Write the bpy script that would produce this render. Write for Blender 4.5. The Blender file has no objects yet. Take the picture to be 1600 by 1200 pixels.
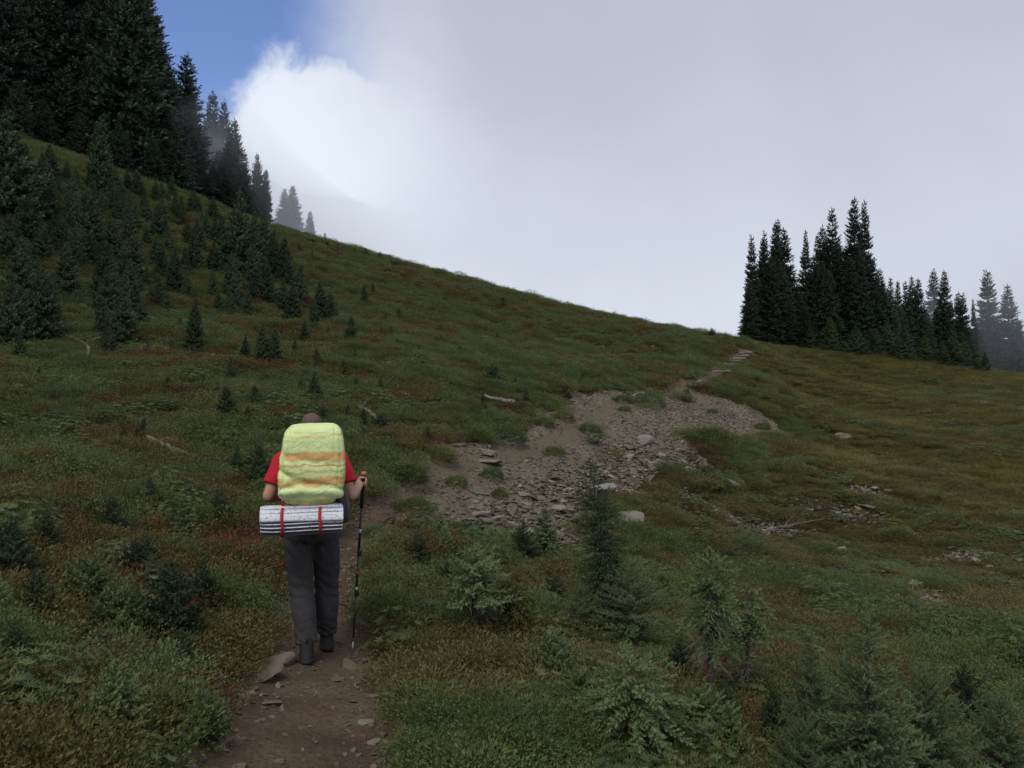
import bpy, math, random
import numpy as np
from mathutils import Vector, Matrix

S = bpy.context.scene
COL = S.collection
R = math.radians
random.seed(7)
rng = np.random.default_rng(7)

# ------------------------------------------------------------------ camera
F = 1331.0            # focal length in pixels of a 1600 px wide frame
HORIZON = 640.0       # image row of the horizon
CAMZ = 1.65
cam_d = bpy.data.cameras.new('camera')
cam_d.sensor_width = 36.0
cam_d.lens = 36.0 * F / 1600.0
cam_d.clip_start = 0.05
cam_d.clip_end = 3000
cam = bpy.data.objects.new('camera', cam_d)
COL.objects.link(cam)
cam.location = (0, 0, CAMZ)
PITCH = math.atan((HORIZON - 600) / F)
cam.rotation_euler = (math.pi / 2 + PITCH, 0, 0)
S.camera = cam

# ------------------------------------------------------------------ light, sky, exposure
S.view_settings.view_transform = 'Standard'
S.view_settings.look = 'None'
S.view_settings.gamma = 1.0
S.view_settings.use_curve_mapping = False
S.view_settings.exposure = 0.55
S.render.engine = 'CYCLES'
S.cycles.use_denoising = True
S.cycles.use_adaptive_sampling = False
try:
    S.cycles.sampling_pattern = 'BLUE_NOISE'
except Exception:
    pass
S.cycles.max_bounces = 6
S.cycles.diffuse_bounces = 3
S.cycles.glossy_bounces = 2
S.cycles.transmission_bounces = 4
S.cycles.volume_bounces = 4
S.cycles.transparent_max_bounces = 8

SUN_EL, SUN_AZ = R(52), R(200)      # veiled sun, high behind the camera
sd = bpy.data.lights.new('sun', 'SUN')
sd.energy = 1.5
sd.angle = R(32)
sd.color = (1.0, 0.95, 0.87)
sun = bpy.data.objects.new('sun', sd)
COL.objects.link(sun)
sdir = Vector((math.sin(SUN_AZ) * math.cos(SUN_EL), math.cos(SUN_AZ) * math.cos(SUN_EL), math.sin(SUN_EL)))
sun.rotation_euler = sdir.to_track_quat('Z', 'Y').to_euler()
sun.location = (0, -20, 40)


class NT:
    """small helper round a node tree"""
    def __init__(s, tree):
        s.t = tree
        tree.nodes.clear()

    def n(s, typ, ins=None, **kw):
        nd = s.t.nodes.new(typ)
        for k, v in kw.items():
            setattr(nd, k, v)
        for k, v in (ins or {}).items():
            sock = nd.inputs[k]
            if isinstance(v, bpy.types.NodeSocket):
                s.t.links.new(v, sock)
            else:
                sock.default_value = v
        return nd

    def math(s, op, a, b=0.0, clamp=False):
        return s.n('ShaderNodeMath', {0: a, 1: b}, operation=op, use_clamp=clamp).outputs[0]

    def mix(s, fac, a, b, blend='MIX'):
        nd = s.n('ShaderNodeMix', data_type='RGBA', blend_type=blend)
        for k, v in ((0, fac), (6, a), (7, b)):
            if isinstance(v, bpy.types.NodeSocket):
                s.t.links.new(v, nd.inputs[k])
            else:
                nd.inputs[k].default_value = v if not isinstance(v, tuple) or len(v) == 4 else (*v, 1)
        return nd.outputs[2]

    def ramp(s, fac, stops, interp='LINEAR'):
        nd = s.n('ShaderNodeValToRGB', {0: fac})
        cr = nd.color_ramp
        cr.interpolation = interp
        while len(cr.elements) < len(stops):
            cr.elements.new(0.5)
        for e, (p, c) in zip(cr.elements, stops):
            e.position = p
            e.color = (*c, 1) if len(c) == 3 else c
        return nd.outputs[0]

    def smooth(s, v, a, b):
        nd = s.n('ShaderNodeMapRange', {0: v, 1: a, 2: b, 3: 0.0, 4: 1.0}, interpolation_type='SMOOTHSTEP')
        return nd.outputs[0]

    def noise(s, vec, scale, detail=4, rough=0.55, dist=0.0):
        nd = s.n('ShaderNodeTexNoise', {'Scale': scale, 'Detail': detail, 'Roughness': rough, 'Distortion': dist})
        if vec is not None:
            s.t.links.new(vec, nd.inputs['Vector'])
        return nd.outputs['Fac']


def pix_dir(px, py):
    return Vector(((px - 800) / F, 1.0, (HORIZON - py) / F)).normalized()


world = bpy.data.worlds.new('World')
S.world = world
world.use_nodes = True
w = NT(world.node_tree)
wv = w.n('ShaderNodeTexCoord').outputs['Generated']
sky = w.n('ShaderNodeTexSky', sky_type='NISHITA', sun_disc=False, sun_elevation=SUN_EL, sun_rotation=SUN_AZ,
          air_density=1.0, dust_density=0.3, ozone_density=2.5).outputs[0]
sky_deep = w.n('ShaderNodeGamma', {0: sky, 1: 1.0}).outputs[0]
blue = w.mix(1.0, sky_deep, (0.88, 0.88, 1.08), 'MULTIPLY')
# cloud break: an opening in the cloud towards upper left, ragged by noise
n_big = w.noise(wv, 3.2, 6, 0.52, 0.25)
n_fine = w.noise(wv, 9.0, 7, 0.6, 0.3)
bd = pix_dir(300, -20)
dot = w.n('ShaderNodeVectorMath', {0: wv, 1: bd}, operation='DOT_PRODUCT').outputs['Value']
ang = w.math('MULTIPLY', w.math('ARCCOSINE', dot), 180 / math.pi)
n_puff = w.noise(wv, 16.0, 6, 0.6, 0.5)
wob = w.math('ADD', w.math('MULTIPLY', w.math('SUBTRACT', n_big, 0.5), 14.0), w.math('MULTIPLY', w.math('SUBTRACT', n_fine, 0.5), 5.0))
angw = w.math('ADD', ang, wob)
cloud_m = w.smooth(angw, 4.0, 13.5)
# a sunlit cumulus head standing below the opening
cd = pix_dir(520, 262)
dotc = w.n('ShaderNodeVectorMath', {0: wv, 1: cd}, operation='DOT_PRODUCT').outputs['Value']
angc = w.math('ADD', w.math('MULTIPLY', w.math('ARCCOSINE', dotc), 180 / math.pi), w.math('MULTIPLY', w.math('SUBTRACT', n_puff, 0.5), 5.0))
angc = w.math('ADD', angc, w.math('MULTIPLY', w.math('SUBTRACT', n_fine, 0.5), 3.5))
cloud_m = w.math('MAXIMUM', cloud_m, w.math('SUBTRACT', 1.0, w.smooth(angc, 5.9, 8.3)))
# second far break high behind, so the opening is not the only one
bd2 = Vector((0.5, -0.6, 0.75)).normalized()
dot2 = w.n('ShaderNodeVectorMath', {0: wv, 1: bd2}, operation='DOT_PRODUCT').outputs['Value']
ang2 = w.math('ADD', w.math('MULTIPLY', w.math('ARCCOSINE', dot2), 180 / math.pi), wob)
cloud_m = w.math('MULTIPLY', cloud_m, w.smooth(ang2, 6, 14))
# cloud body: thick grey-lavender, thinner and whiter low down and round the opening
sep = w.n('ShaderNodeSeparateXYZ', {0: wv})
elev = sep.outputs['Z']
thick = w.math('ADD', w.math('ADD', w.math('MULTIPLY', w.math('SUBTRACT', n_big, 0.5), 0.7), w.math('MULTIPLY', w.math('SUBTRACT', n_fine, 0.5), 0.22)), w.smooth(elev, 0.03, 0.55))
body = w.ramp(thick, [(0.0, (4.7, 5.1, 5.7)), (0.3, (4.2, 4.5, 5.2)), (0.7, (3.68, 3.84, 4.50)), (1.0, (3.42, 3.56, 4.22))])
rim_dir = pix_dir(440, 215)
dot3 = w.n('ShaderNodeVectorMath', {0: wv, 1: rim_dir}, operation='DOT_PRODUCT').outputs['Value']
ang3 = w.math('ADD', w.math('MULTIPLY', w.math('ARCCOSINE', dot3), 180 / math.pi), w.math('MULTIPLY', wob, 0.6))
rim = w.math('SUBTRACT', 1.0, w.smooth(ang3, 0.0, 15.0))
body = w.mix(w.math('MULTIPLY', rim, 0.9), body, (5.8, 6.3, 7.0))
skyc = w.mix(cloud_m, blue, body)
bg = w.n('ShaderNodeBackground', {0: skyc, 1: 0.1})
wo = w.n('ShaderNodeOutputWorld', {0: bg.outputs[0]})


# ------------------------------------------------------------------ numpy noise and mesh helpers
def _hash(ix, iy, iz, seed):
    n = (ix * 374761393 + iy * 668265263 + iz * 2147483647 + seed * 974634777) & 0xffffffff
    n = ((n ^ (n >> 13)) * 1274126177) & 0xffffffff
    n = n ^ (n >> 16)
    return (n & 0xffff) / 65535.0


def vnoise(x, y, z=None, seed=0):
    x = np.asarray(x, float); y = np.asarray(y, float)
    z = np.zeros_like(x) if z is None else np.asarray(z, float)
    ix, iy, iz = np.floor(x).astype(np.int64), np.floor(y).astype(np.int64), np.floor(z).astype(np.int64)
    fx, fy, fz = x - ix, y - iy, z - iz
    fx, fy, fz = [f * f * (3 - 2 * f) for f in (fx, fy, fz)]
    r = 0
    for dx in (0, 1):
        for dy in (0, 1):
            for dz in (0, 1):
                wgt = (fx if dx else 1 - fx) * (fy if dy else 1 - fy) * (fz if dz else 1 - fz)
                r = r + wgt * _hash(ix + dx, iy + dy, iz + dz, seed)
    return r


def fbm(x, y, z=None, oct=4, seed=0, gain=0.5):
    a, s, t = 1.0, 0.0, 0.0
    f = 1.0
    for k in range(oct):
        s = s + a * vnoise(np.asarray(x) * f, np.asarray(y) * f, None if z is None else np.asarray(z) * f, seed + k * 17)
        t += a
        a *= gain
        f *= 2.03
    return s / t


def sstep(v, a, b):
    t = np.clip((v - a) / (b - a), 0, 1)
    return t * t * (3 - 2 * t)


def mesh_np(name, V, Fc, mats=(), smooth=False, tint=None, fmat=None):
    """V (n,3); Fc (m,3) or (m,4) integer array"""
    V = np.asarray(V, np.float32); Fc = np.asarray(Fc, np.int32)
    me = bpy.data.meshes.new(name)
    k = Fc.shape[1]
    me.vertices.add(len(V)); me.vertices.foreach_set('co', V.ravel())
    me.loops.add(Fc.size); me.loops.foreach_set('vertex_index', Fc.ravel())
    me.polygons.add(len(Fc))
    me.polygons.foreach_set('loop_start', np.arange(0, Fc.size, k, dtype=np.int32))
    me.polygons.foreach_set('loop_total', np.full(len(Fc), k, np.int32))
    if fmat is not None:
        me.polygons.foreach_set('material_index', np.asarray(fmat, np.int32))
    me.update(calc_edges=True)
    if smooth:
        me.polygons.foreach_set('use_smooth', np.ones(len(Fc), bool))
    if tint is not None:
        at_ = me.attributes.new('tint', 'FLOAT', 'POINT')
        at_.data.foreach_set('value', np.asarray(tint, np.float32))
    for m in mats:
        me.materials.append(m)
    return me


def link(name, me, parent=None, loc=None, rot=None):
    o = bpy.data.objects.new(name, me)
    COL.objects.link(o)
    if parent is not None:
        o.parent = parent
    if loc is not None:
        o.location = loc
    if rot is not None:
        o.rotation_euler = rot
    return o


def tag(o, label=None, cat=None, group=None, kind=None):
    if label: o['label'] = label
    if cat: o['category'] = cat
    if group: o['group'] = group
    if kind: o['kind'] = kind
    return o


def empty(name, loc=(0, 0, 0), rz=0.0):
    o = bpy.data.objects.new(name, None)
    COL.objects.link(o)
    o.location = loc
    o.rotation_euler = (0, 0, rz)
    o.empty_display_size = 0.1
    return o


class MB:
    """collects triangles"""
    def __init__(s):
        s.V, s.F, s.T, s.n = [], [], [], 0

    def add(s, V, Fc, tint=None):
        V = np.asarray(V, float); Fc = np.asarray(Fc, int)
        if Fc.shape[1] == 4:
            Fc = np.concatenate([Fc[:, [0, 1, 2]], Fc[:, [0, 2, 3]]])
        s.V.append(V); s.F.append(Fc + s.n); s.n += len(V)
        t = np.full(len(V), 0.5) if tint is None else (np.full(len(V), tint) if np.isscalar(tint) else tint)
        s.T.append(t)

    def mesh(s, name, mats=(), smooth=False):
        return mesh_np(name, np.concatenate(s.V), np.concatenate(s.F), mats, smooth, np.concatenate(s.T))

    # ----- shapes
    def tube(s, pts, rad, sides=6, tint=None, cap=True, flat=None):
        pts = np.asarray(pts, float); n = len(pts)
        rad = np.full(n, rad, float) if np.isscalar(rad) else np.asarray(rad, float)
        tg = np.gradient(pts, axis=0)
        tg /= np.linalg.norm(tg, axis=1)[:, None] + 1e-9
        ref = np.array([0, 0, 1.0]) if abs(tg[0][2]) < 0.8 else np.array([0, 1.0, 0])
        V = []
        u = np.cross(tg[0], ref); u /= np.linalg.norm(u)
        for i in range(n):
            u = u - tg[i] * (u @ tg[i]); u /= np.linalg.norm(u) + 1e-9
            v = np.cross(tg[i], u)
            a = np.linspace(0, 2 * np.pi, sides, endpoint=False)
            fl = 1.0 if flat is None else flat
            V.append(pts[i] + rad[i] * (np.cos(a)[:, None] * u + fl * np.sin(a)[:, None] * v))
        V = np.concatenate(V)
        i, j = np.meshgrid(np.arange(n - 1), np.arange(sides), indexing='ij')
        a_ = (i * sides + j).ravel(); b_ = (i * sides + (j + 1) % sides).ravel()
        Q = np.stack([a_, b_, b_ + sides, a_ + sides], 1)
        Ft = np.concatenate([Q[:, [0, 1, 2]], Q[:, [0, 2, 3]]])
        if cap:
            V = np.concatenate([V, pts[:1], pts[-1:]])
            c0, c1 = n * sides, n * sides + 1
            j = np.arange(sides)
            Ft = np.concatenate([Ft, np.stack([np.full(sides, c0), (j + 1) % sides, j], 1),
                                 np.stack([np.full(sides, c1), (n - 1) * sides + j, (n - 1) * sides + (j + 1) % sides], 1)])
        s.add(V, Ft, tint)

    def loft(s, rings, sides=20, power=2.0):
        """rings: (centre, rx, ry) horizontal superellipses stacked along z; or (centre, rx, ry, u, v)"""
        V = []
        a = np.linspace(0, 2 * np.pi, sides, endpoint=False)
        ca, sa = np.cos(a), np.sin(a)
        ca = np.sign(ca) * np.abs(ca) ** (2 / power); sa = np.sign(sa) * np.abs(sa) ** (2 / power)
        for r in rings:
            c, rx, ry = r[:3]
            u, v = (np.array([1., 0, 0]), np.array([0, 1., 0])) if len(r) == 3 else r[3:]
            V.append(np.asarray(c, float) + rx * ca[:, None] * u + ry * sa[:, None] * v)
        V = np.concatenate(V); n = len(rings)
        i, j = np.meshgrid(np.arange(n - 1), np.arange(sides), indexing='ij')
        a_ = (i * sides + j).ravel(); b_ = (i * sides + (j + 1) % sides).ravel()
        Q = np.stack([a_, b_, b_ + sides, a_ + sides], 1)
        Ft = np.concatenate([Q[:, [0, 1, 2]], Q[:, [0, 2, 3]]])
        V = np.concatenate([V, [np.asarray(rings[0][0], float)], [np.asarray(rings[-1][0], float)]])
        c0, c1 = n * sides, n * sides + 1
        j = np.arange(sides)
        Ft = np.concatenate([Ft, np.stack([np.full(sides, c0), (j + 1) % sides, j], 1),
                             np.stack([np.full(sides, c1), (n - 1) * sides + j, (n - 1) * sides + (j + 1) % sides], 1)])
        s.add(V, Ft)

    def ball(s, c, r, seg=14, rings=9, rot=None):
        r = np.full(3, r) if np.isscalar(r) else np.asarray(r)
        ph = np.linspace(0, np.pi, rings + 1)
        th = np.linspace(0, 2 * np.pi, seg, endpoint=False)
        V = [(math.sin(p) * math.cos(t), math.sin(p) * math.sin(t), math.cos(p)) for p in ph for t in th]
        V = np.array(V) * r
        if rot is not None:
            V = V @ np.array(rot.to_matrix()).T
        V = V + np.asarray(c)
        Q = []
        for i in range(rings):
            for j in range(seg):
                Q.append((i * seg + j, (i + 1) * seg + j, (i + 1) * seg + (j + 1) % seg, i * seg + (j + 1) % seg))
        s.add(V, np.array(Q))


def remesh(mb, voxel, smooth_it=2, mats=(), name='mesh'):
    """union of overlapping closed shapes as ONE continuous surface"""
    me = mb.mesh(name)
    o = bpy.data.objects.new(name, me)
    COL.objects.link(o)
    m = o.modifiers.new('r', 'REMESH'); m.mode = 'VOXEL'; m.voxel_size = voxel
    if smooth_it:
        sm = o.modifiers.new('s', 'SMOOTH'); sm.factor = 0.5; sm.iterations = smooth_it
    dg = bpy.context.evaluated_depsgraph_get()
    me2 = bpy.data.meshes.new_from_object(o.evaluated_get(dg))
    bpy.data.objects.remove(o); bpy.data.meshes.remove(me)
    me2.name = name
    me2.polygons.foreach_set('use_smooth', np.ones(len(me2.polygons), bool))
    me2.materials.clear()
    for q in mats:
        me2.materials.append(q)
    return me2


def get_co(me):
    a = np.empty(len(me.vertices) * 3, np.float32); me.vertices.foreach_get('co', a)
    return a.reshape(-1, 3).astype(float)


def get_no(me):
    a = np.empty(len(me.vertices) * 3, np.float32); me.vertices.foreach_get('normal', a)
    return a.reshape(-1, 3).astype(float)


def set_co(me, V):
    me.vertices.foreach_set('co', np.asarray(V, np.float32).ravel()); me.update()


# ------------------------------------------------------------------ materials
def principled(name, col=(0.5, 0.5, 0.5), rough=0.7, spec=0.3, build=None, bump=None):
    m = bpy.data.materials.new(name); m.use_nodes = True
    t = NT(m.node_tree)
    out = t.n('ShaderNodeOutputMaterial')
    p = t.n('ShaderNodeBsdfPrincipled', {'Roughness': rough, 'Specular IOR Level': spec, 'Base Color': (*col, 1)})
    if build:
        c = build(t)
        t.t.links.new(c, p.inputs['Base Color'])
    if bump:
        h, st, di = bump(t)
        b = t.n('ShaderNodeBump', {'Strength': st, 'Distance': di, 'Height': h})
        t.t.links.new(b.outputs[0], p.inputs['Normal'])
    t.t.links.new(p.outputs[0], out.inputs[0])
    return m


def foliage(name, stops, trans=0.25, wscale=0.5, rough=0.55, spec=0.25, wamp=0.6, ramp_tint=0.5, rvar=0.52):
    """stops: colour ramp read by twig tint + plant-to-plant variation + broad patches"""
    m = bpy.data.materials.new(name); m.use_nodes = True
    t = NT(m.node_tree)
    out = t.n('ShaderNodeOutputMaterial')
    tint = t.n('ShaderNodeAttribute', attribute_name='tint').outputs['Fac']
    rnd = t.n('ShaderNodeObjectInfo').outputs['Random']
    pos = t.n('ShaderNodeNewGeometry').outputs['Position']
    nz = t.noise(pos, wscale, 3, 0.6)
    v = t.math('ADD', t.math('MULTIPLY', tint, ramp_tint), t.math('MULTIPLY', rnd, rvar))
    v = t.math('ADD', v, t.math('MULTIPLY', t.math('SUBTRACT', nz, 0.42), wamp), True)
    c = t.ramp(v, stops)
    p = t.n('ShaderNodeBsdfPrincipled', {'Roughness': rough, 'Specular IOR Level': spec, 'Base Color': c})
    tr = t.n('ShaderNodeBsdfTranslucent', {'Color': c})
    mx = t.n('ShaderNodeMixShader', {0: trans, 1: p.outputs[0], 2: tr.outputs[0]})
    t.t.links.new(mx.outputs[0], out.inputs[0])
    return m


def P(t):
    return t.n('ShaderNodeNewGeometry').outputs['Position']


def OBJ(t):
    return t.n('ShaderNodeTexCoord').outputs['Object']


def soil_col(t):
    p = P(t)
    a = t.noise(p, 0.6, 5, 0.6)
    b = t.noise(p, 9.0, 5, 0.65)
    c1 = t.ramp(a, [(0.35, (0.035, 0.030, 0.016)), (0.5, (0.040, 0.046, 0.018)), (0.65, (0.055, 0.036, 0.020))])
    return t.mix(b, c1, (0.018, 0.016, 0.010))


def dirt_col(t):
    p = P(t)
    a = t.noise(p, 1.6, 5, 0.6)
    b = t.noise(p, 28.0, 5, 0.7)
    c = t.ramp(a, [(0.3, (0.086, 0.058, 0.037)), (0.55, (0.136, 0.096, 0.061)), (0.75, (0.190, 0.145, 0.098))])
    c = t.mix(t.math('MULTIPLY', t.smooth(b, 0.42, 0.66), 0.6), c, (0.055, 0.037, 0.027))
    yy = t.n('ShaderNodeSeparateXYZ', {0: p}).outputs['Y']            # greyer stony dust where the path crosses the scree
    return t.mix(t.math('MULTIPLY', t.smooth(yy, 9.0, 13.5), 0.75), c, t.ramp(b, [(0.3, (0.095, 0.077, 0.052)), (0.7, (0.168, 0.143, 0.102))]))


def scree_col(t):
    p = P(t)
    a = t.noise(p, 0.9, 5, 0.6)
    b = t.n('ShaderNodeTexVoronoi', {'Vector': p, 'Scale': 16.0, 'Randomness': 1.0})
    c = t.ramp(a, [(0.3, (0.098, 0.082, 0.056)), (0.55, (0.145, 0.124, 0.088)), (0.75, (0.180, 0.158, 0.116))])
    sep_ = t.n('ShaderNodeSeparateColor', {0: b.outputs['Color']}).outputs[0]
    return t.mix(t.math('MULTIPLY', sep_, 0.65), c, (0.085, 0.066, 0.054))


M = {}
M['soil'] = principled('soil', rough=0.95, spec=0.1, build=soil_col, bump=lambda t: (t.noise(P(t), 14, 6, 0.7), 0.8, 0.05))
M['dirt'] = principled('dirt', rough=0.95, spec=0.12, build=dirt_col, bump=lambda t: (t.math('ADD', t.noise(P(t), 9, 8, 0.75), t.math('MULTIPLY', t.n('ShaderNodeTexVoronoi', {'Vector': P(t), 'Scale': 45.0}).outputs['Distance'], 0.25)), 1.0, 0.06))
M['scree'] = principled('scree', rough=0.95, spec=0.12, build=scree_col,
                        bump=lambda t: (t.n('ShaderNodeTexVoronoi', {'Vector': P(t), 'Scale': 16.0}).outputs['Distance'], 0.8, 0.05))


def stone_col(stops):
    def f(t):
        o = OBJ(t)
        rnd = t.n('ShaderNodeObjectInfo').outputs['Random']
        a = t.noise(o, 7.0, 6, 0.65)
        v = t.math('ADD', t.math('MULTIPLY', rnd, 0.6), t.math('MULTIPLY', a, 0.5))
        c = t.ramp(v, stops)
        l = t.noise(o, 22.0, 4, 0.6)
        return t.mix(t.math('MULTIPLY', t.smooth(l, 0.56, 0.68), 0.45), c, (0.10, 0.095, 0.08))
    return f


M['slate'] = principled('slate', rough=0.85, spec=0.25,
                        build=stone_col([(0.1, (0.046, 0.040, 0.029)), (0.45, (0.108, 0.096, 0.070)), (0.75, (0.172, 0.154, 0.112)), (1.0, (0.31, 0.275, 0.205))]),
                        bump=lambda t: (t.noise(OBJ(t), 18, 6, 0.65), 0.6, 0.02))
M['boulder'] = principled('boulder', rough=0.9, spec=0.2,
                          build=stone_col([(0.1, (0.13, 0.118, 0.095)), (0.5, (0.215, 0.198, 0.162)), (0.9, (0.33, 0.305, 0.25))]),
                          bump=lambda t: (t.noise(OBJ(t), 9, 8, 0.65), 0.8, 0.05))
M['tanrock'] = principled('tan rock', rough=0.92, spec=0.15,
                          build=stone_col([(0.1, (0.11, 0.083, 0.06)), (0.6, (0.175, 0.14, 0.105)), (1.0, (0.23, 0.19, 0.15))]),
                          bump=lambda t: (t.noise(OBJ(t), 11, 8, 0.65), 0.7, 0.03))
M['bark'] = principled('bark', rough=0.95, spec=0.1,
                       build=lambda t: t.ramp(t.noise(OBJ(t), 9, 5, 0.7), [(0.3, (0.045, 0.038, 0.033)), (0.7, (0.12, 0.105, 0.095))]),
                       bump=lambda t: (t.noise(OBJ(t), 25, 5, 0.7), 0.8, 0.02))
M['deadwood'] = principled('dead wood', rough=0.9, spec=0.15,
                           build=lambda t: t.ramp(t.noise(OBJ(t), 12, 5, 0.7), [(0.3, (0.085, 0.075, 0.063)), (0.7, (0.235, 0.212, 0.182))]),
                           bump=lambda t: (t.noise(OBJ(t), 30, 5, 0.7), 0.6, 0.02))
M['twigwood'] = principled('grey twig', (0.15, 0.135, 0.12), 0.95, 0.1)

M['fir_far'] = foliage('fir needles far', [(0.1, (0.012, 0.020, 0.013)), (0.5, (0.022, 0.036, 0.022)), (1.0, (0.040, 0.060, 0.036))], 0.1, 0.3)
M['fir_mid'] = foliage('fir needles young', [(0.05, (0.018, 0.034, 0.013)), (0.5, (0.038, 0.063, 0.026)), (1.0, (0.074, 0.106, 0.050))], 0.15, 0.3)
M['fir_near'] = foliage('fir needles fresh', [(0.05, (0.040, 0.062, 0.020)), (0.45, (0.095, 0.142, 0.050)), (0.9, (0.200, 0.256, 0.120))], 0.30, 0.8, ramp_tint=0.85)
M['fir_yellow'] = foliage('fir needles yellowing', [(0.05, (0.052, 0.061, 0.018)), (0.5, (0.103, 0.116, 0.033)), (1.0, (0.196, 0.198, 0.072))], 0.34, 0.8, ramp_tint=0.85)
M['hemlock'] = foliage('hemlock needles', [(0.05, (0.032, 0.054, 0.022)), (0.45, (0.072, 0.114, 0.046)), (0.9, (0.150, 0.198, 0.098))], 0.26, 0.8, ramp_tint=0.85)
M['fir_pale'] = foliage('pale tipped fir needles', [(0.05, (0.042, 0.066, 0.022)), (0.4, (0.100, 0.150, 0.054)), (0.9, (0.225, 0.290, 0.140))], 0.30, 0.8, ramp_tint=0.9)
M['hemlock_dark'] = foliage('dark hemlock needles', [(0.05, (0.020, 0.036, 0.015)), (0.5, (0.042, 0.070, 0.030)), (1.0, (0.080, 0.118, 0.056))], 0.15, 0.8)

M['grass'] = foliage('grass blades', [(0.05, (0.075, 0.074, 0.018)), (0.35, (0.138, 0.142, 0.032)), (0.7, (0.190, 0.168, 0.048)), (1.0, (0.205, 0.150, 0.062))], 0.35, 0.35, wamp=0.9)
M['heather'] = foliage('heather sprigs', [(0.05, (0.055, 0.041, 0.020)), (0.3, (0.086, 0.068, 0.027)), (0.55, (0.098, 0.102, 0.030)), (0.8, (0.122, 0.106, 0.038)), (1.0, (0.138, 0.090, 0.045))], 0.25, 0.45, wamp=1.0)
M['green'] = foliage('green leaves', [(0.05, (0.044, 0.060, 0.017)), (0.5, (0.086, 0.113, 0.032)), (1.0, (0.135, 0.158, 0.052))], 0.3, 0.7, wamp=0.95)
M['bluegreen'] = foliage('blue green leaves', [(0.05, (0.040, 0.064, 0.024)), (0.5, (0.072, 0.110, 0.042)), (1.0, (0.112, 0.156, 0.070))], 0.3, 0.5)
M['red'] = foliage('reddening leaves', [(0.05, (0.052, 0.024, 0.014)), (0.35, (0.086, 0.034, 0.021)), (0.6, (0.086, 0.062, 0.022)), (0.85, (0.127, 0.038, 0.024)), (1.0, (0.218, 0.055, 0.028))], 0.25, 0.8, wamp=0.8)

# ------------------------------------------------------------------ terrain
CP = []                                   # control points x, y, z


def cp(px, py, d):
    CP.append(((px - 800) / F * d, d, CAMZ + (HORIZON - py) / F * d))


for a in [  # trail
        (480, 1200, 3.9), (500, 1040, 5.85), (530, 900, 8), (560, 830, 10), (600, 785, 11.7), (680, 740, 13.7), (830, 700, 17),
        (940, 640, 22), (1010, 620, 25), (1085, 600, 29), (1130, 575, 34), (1175, 543, 42),
        # left foreground and slope
        (0, 1200, 3.2), (0, 900, 6.2), (0, 700, 12), (0, 540, 20), (0, 400, 29), (0, 300, 37), (40, 232, 44), (250, 1000, 5.6),
        (250, 800, 9), (250, 640, 14.5), (250, 520, 22), (250, 400, 34), (270, 302, 48), (430, 640, 15), (430, 540, 24), (430, 450, 36),
        (430, 372, 58), (600, 640, 17), (600, 540, 26), (600, 470, 37), (750, 600, 22), (750, 520, 35),
        (320, 335, 60), (200, 285, 60),
        # ridge line falling to the saddle
        (510, 384, 57), (600, 406, 55), (750, 446, 52), (900, 487, 49), (1050, 518, 46), (1150, 534, 44), (900, 560, 34), (1050, 570, 37),
        # behind the ridge, hidden
        (430, 388, 85), (430, 388, 200), (340, 345, 110), (600, 432, 80), (600, 465, 150), (750, 480, 75), (900, 530, 75), (1050, 565, 75),
        (900, 600, 150), (1150, 580, 70), (200, 272, 85), (50, 160, 85), (0, 110, 120),
        # rise on the right
        (1180, 540, 53), (1230, 546, 54), (1350, 553, 57), (1450, 568, 57), (1600, 590, 55), (1300, 550, 62), (1500, 584, 75), (1600, 604, 75),
        (1380, 592, 110), (1500, 600, 115), (1600, 612, 160), (1200, 600, 150),
        (1300, 600, 45), (1600, 614, 44), (1300, 640, 35), (1600, 645, 35), (1300, 700, 26.5), (1600, 705, 26.5), (1300, 850, 17), (1600, 850, 17),
        (1600, 1000, 9.7), (1300, 1000, 9.7), (1600, 1250, 5.2), (1250, 1250, 4.7), (1050, 1120, 5.5), (800, 1120, 5.0), (800, 950, 8.4),
        (1000, 860, 13.5), (900, 780, 15), (1050, 700, 20), (1200, 680, 25), (1100, 640, 27), (760, 830, 12.5), (640, 850, 10)]:
    cp(*a)
for x, y, z in [(0, 0, 0), (0, -8, 0.1), (-5, 0, 0.6), (-14, 0, 3.5), (-14, -10, 4), (6, 0, -1.0), (15, 0, -2.2), (15, -12, -2.5), (-40, 0, 14), (-40, 25, 17),
                (-70, 60, 36), (-60, -30, 22), (40, 0, -4.0), (45, 22, -1.5), (70, 55, 1), (50, -30, -6), (0, -40, -1), (120, 150, -8), (0, 260, 8),
                (-130, 200, 60), (140, 20, -12), (-140, 0, 50)]:
    CP.append((x, y, z))
CP = np.array(CP)
_c = 1.2


def _ker(a, b):
    d2 = ((a[:, None, :2] - b[None, :, :2]) ** 2).sum(2)
    return -np.sqrt(d2 + _c * _c)


_A = _ker(CP, CP) + np.eye(len(CP)) * 0.015
_Pm = np.c_[np.ones(len(CP)), CP[:, :2]]
_K = np.block([[_A, _Pm], [_Pm.T, np.zeros((3, 3))]])
_sol = np.linalg.solve(_K, np.r_[CP[:, 2], 0, 0, 0])


def base_h(x, y):
    x = np.asarray(x, float); y = np.asarray(y, float)
    sh = x.shape
    q = np.c_[x.ravel(), y.ravel()]
    out = np.empty(len(q))
    for i in range(0, len(q), 20000):
        s_ = q[i:i + 20000]
        out[i:i + 20000] = _ker(s_, CP) @ _sol[:-3] + _sol[-3] + s_ @ _sol[-2:]
    return out.reshape(sh)


_ts = np.geomspace(1.2, 320, 1500)


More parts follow.
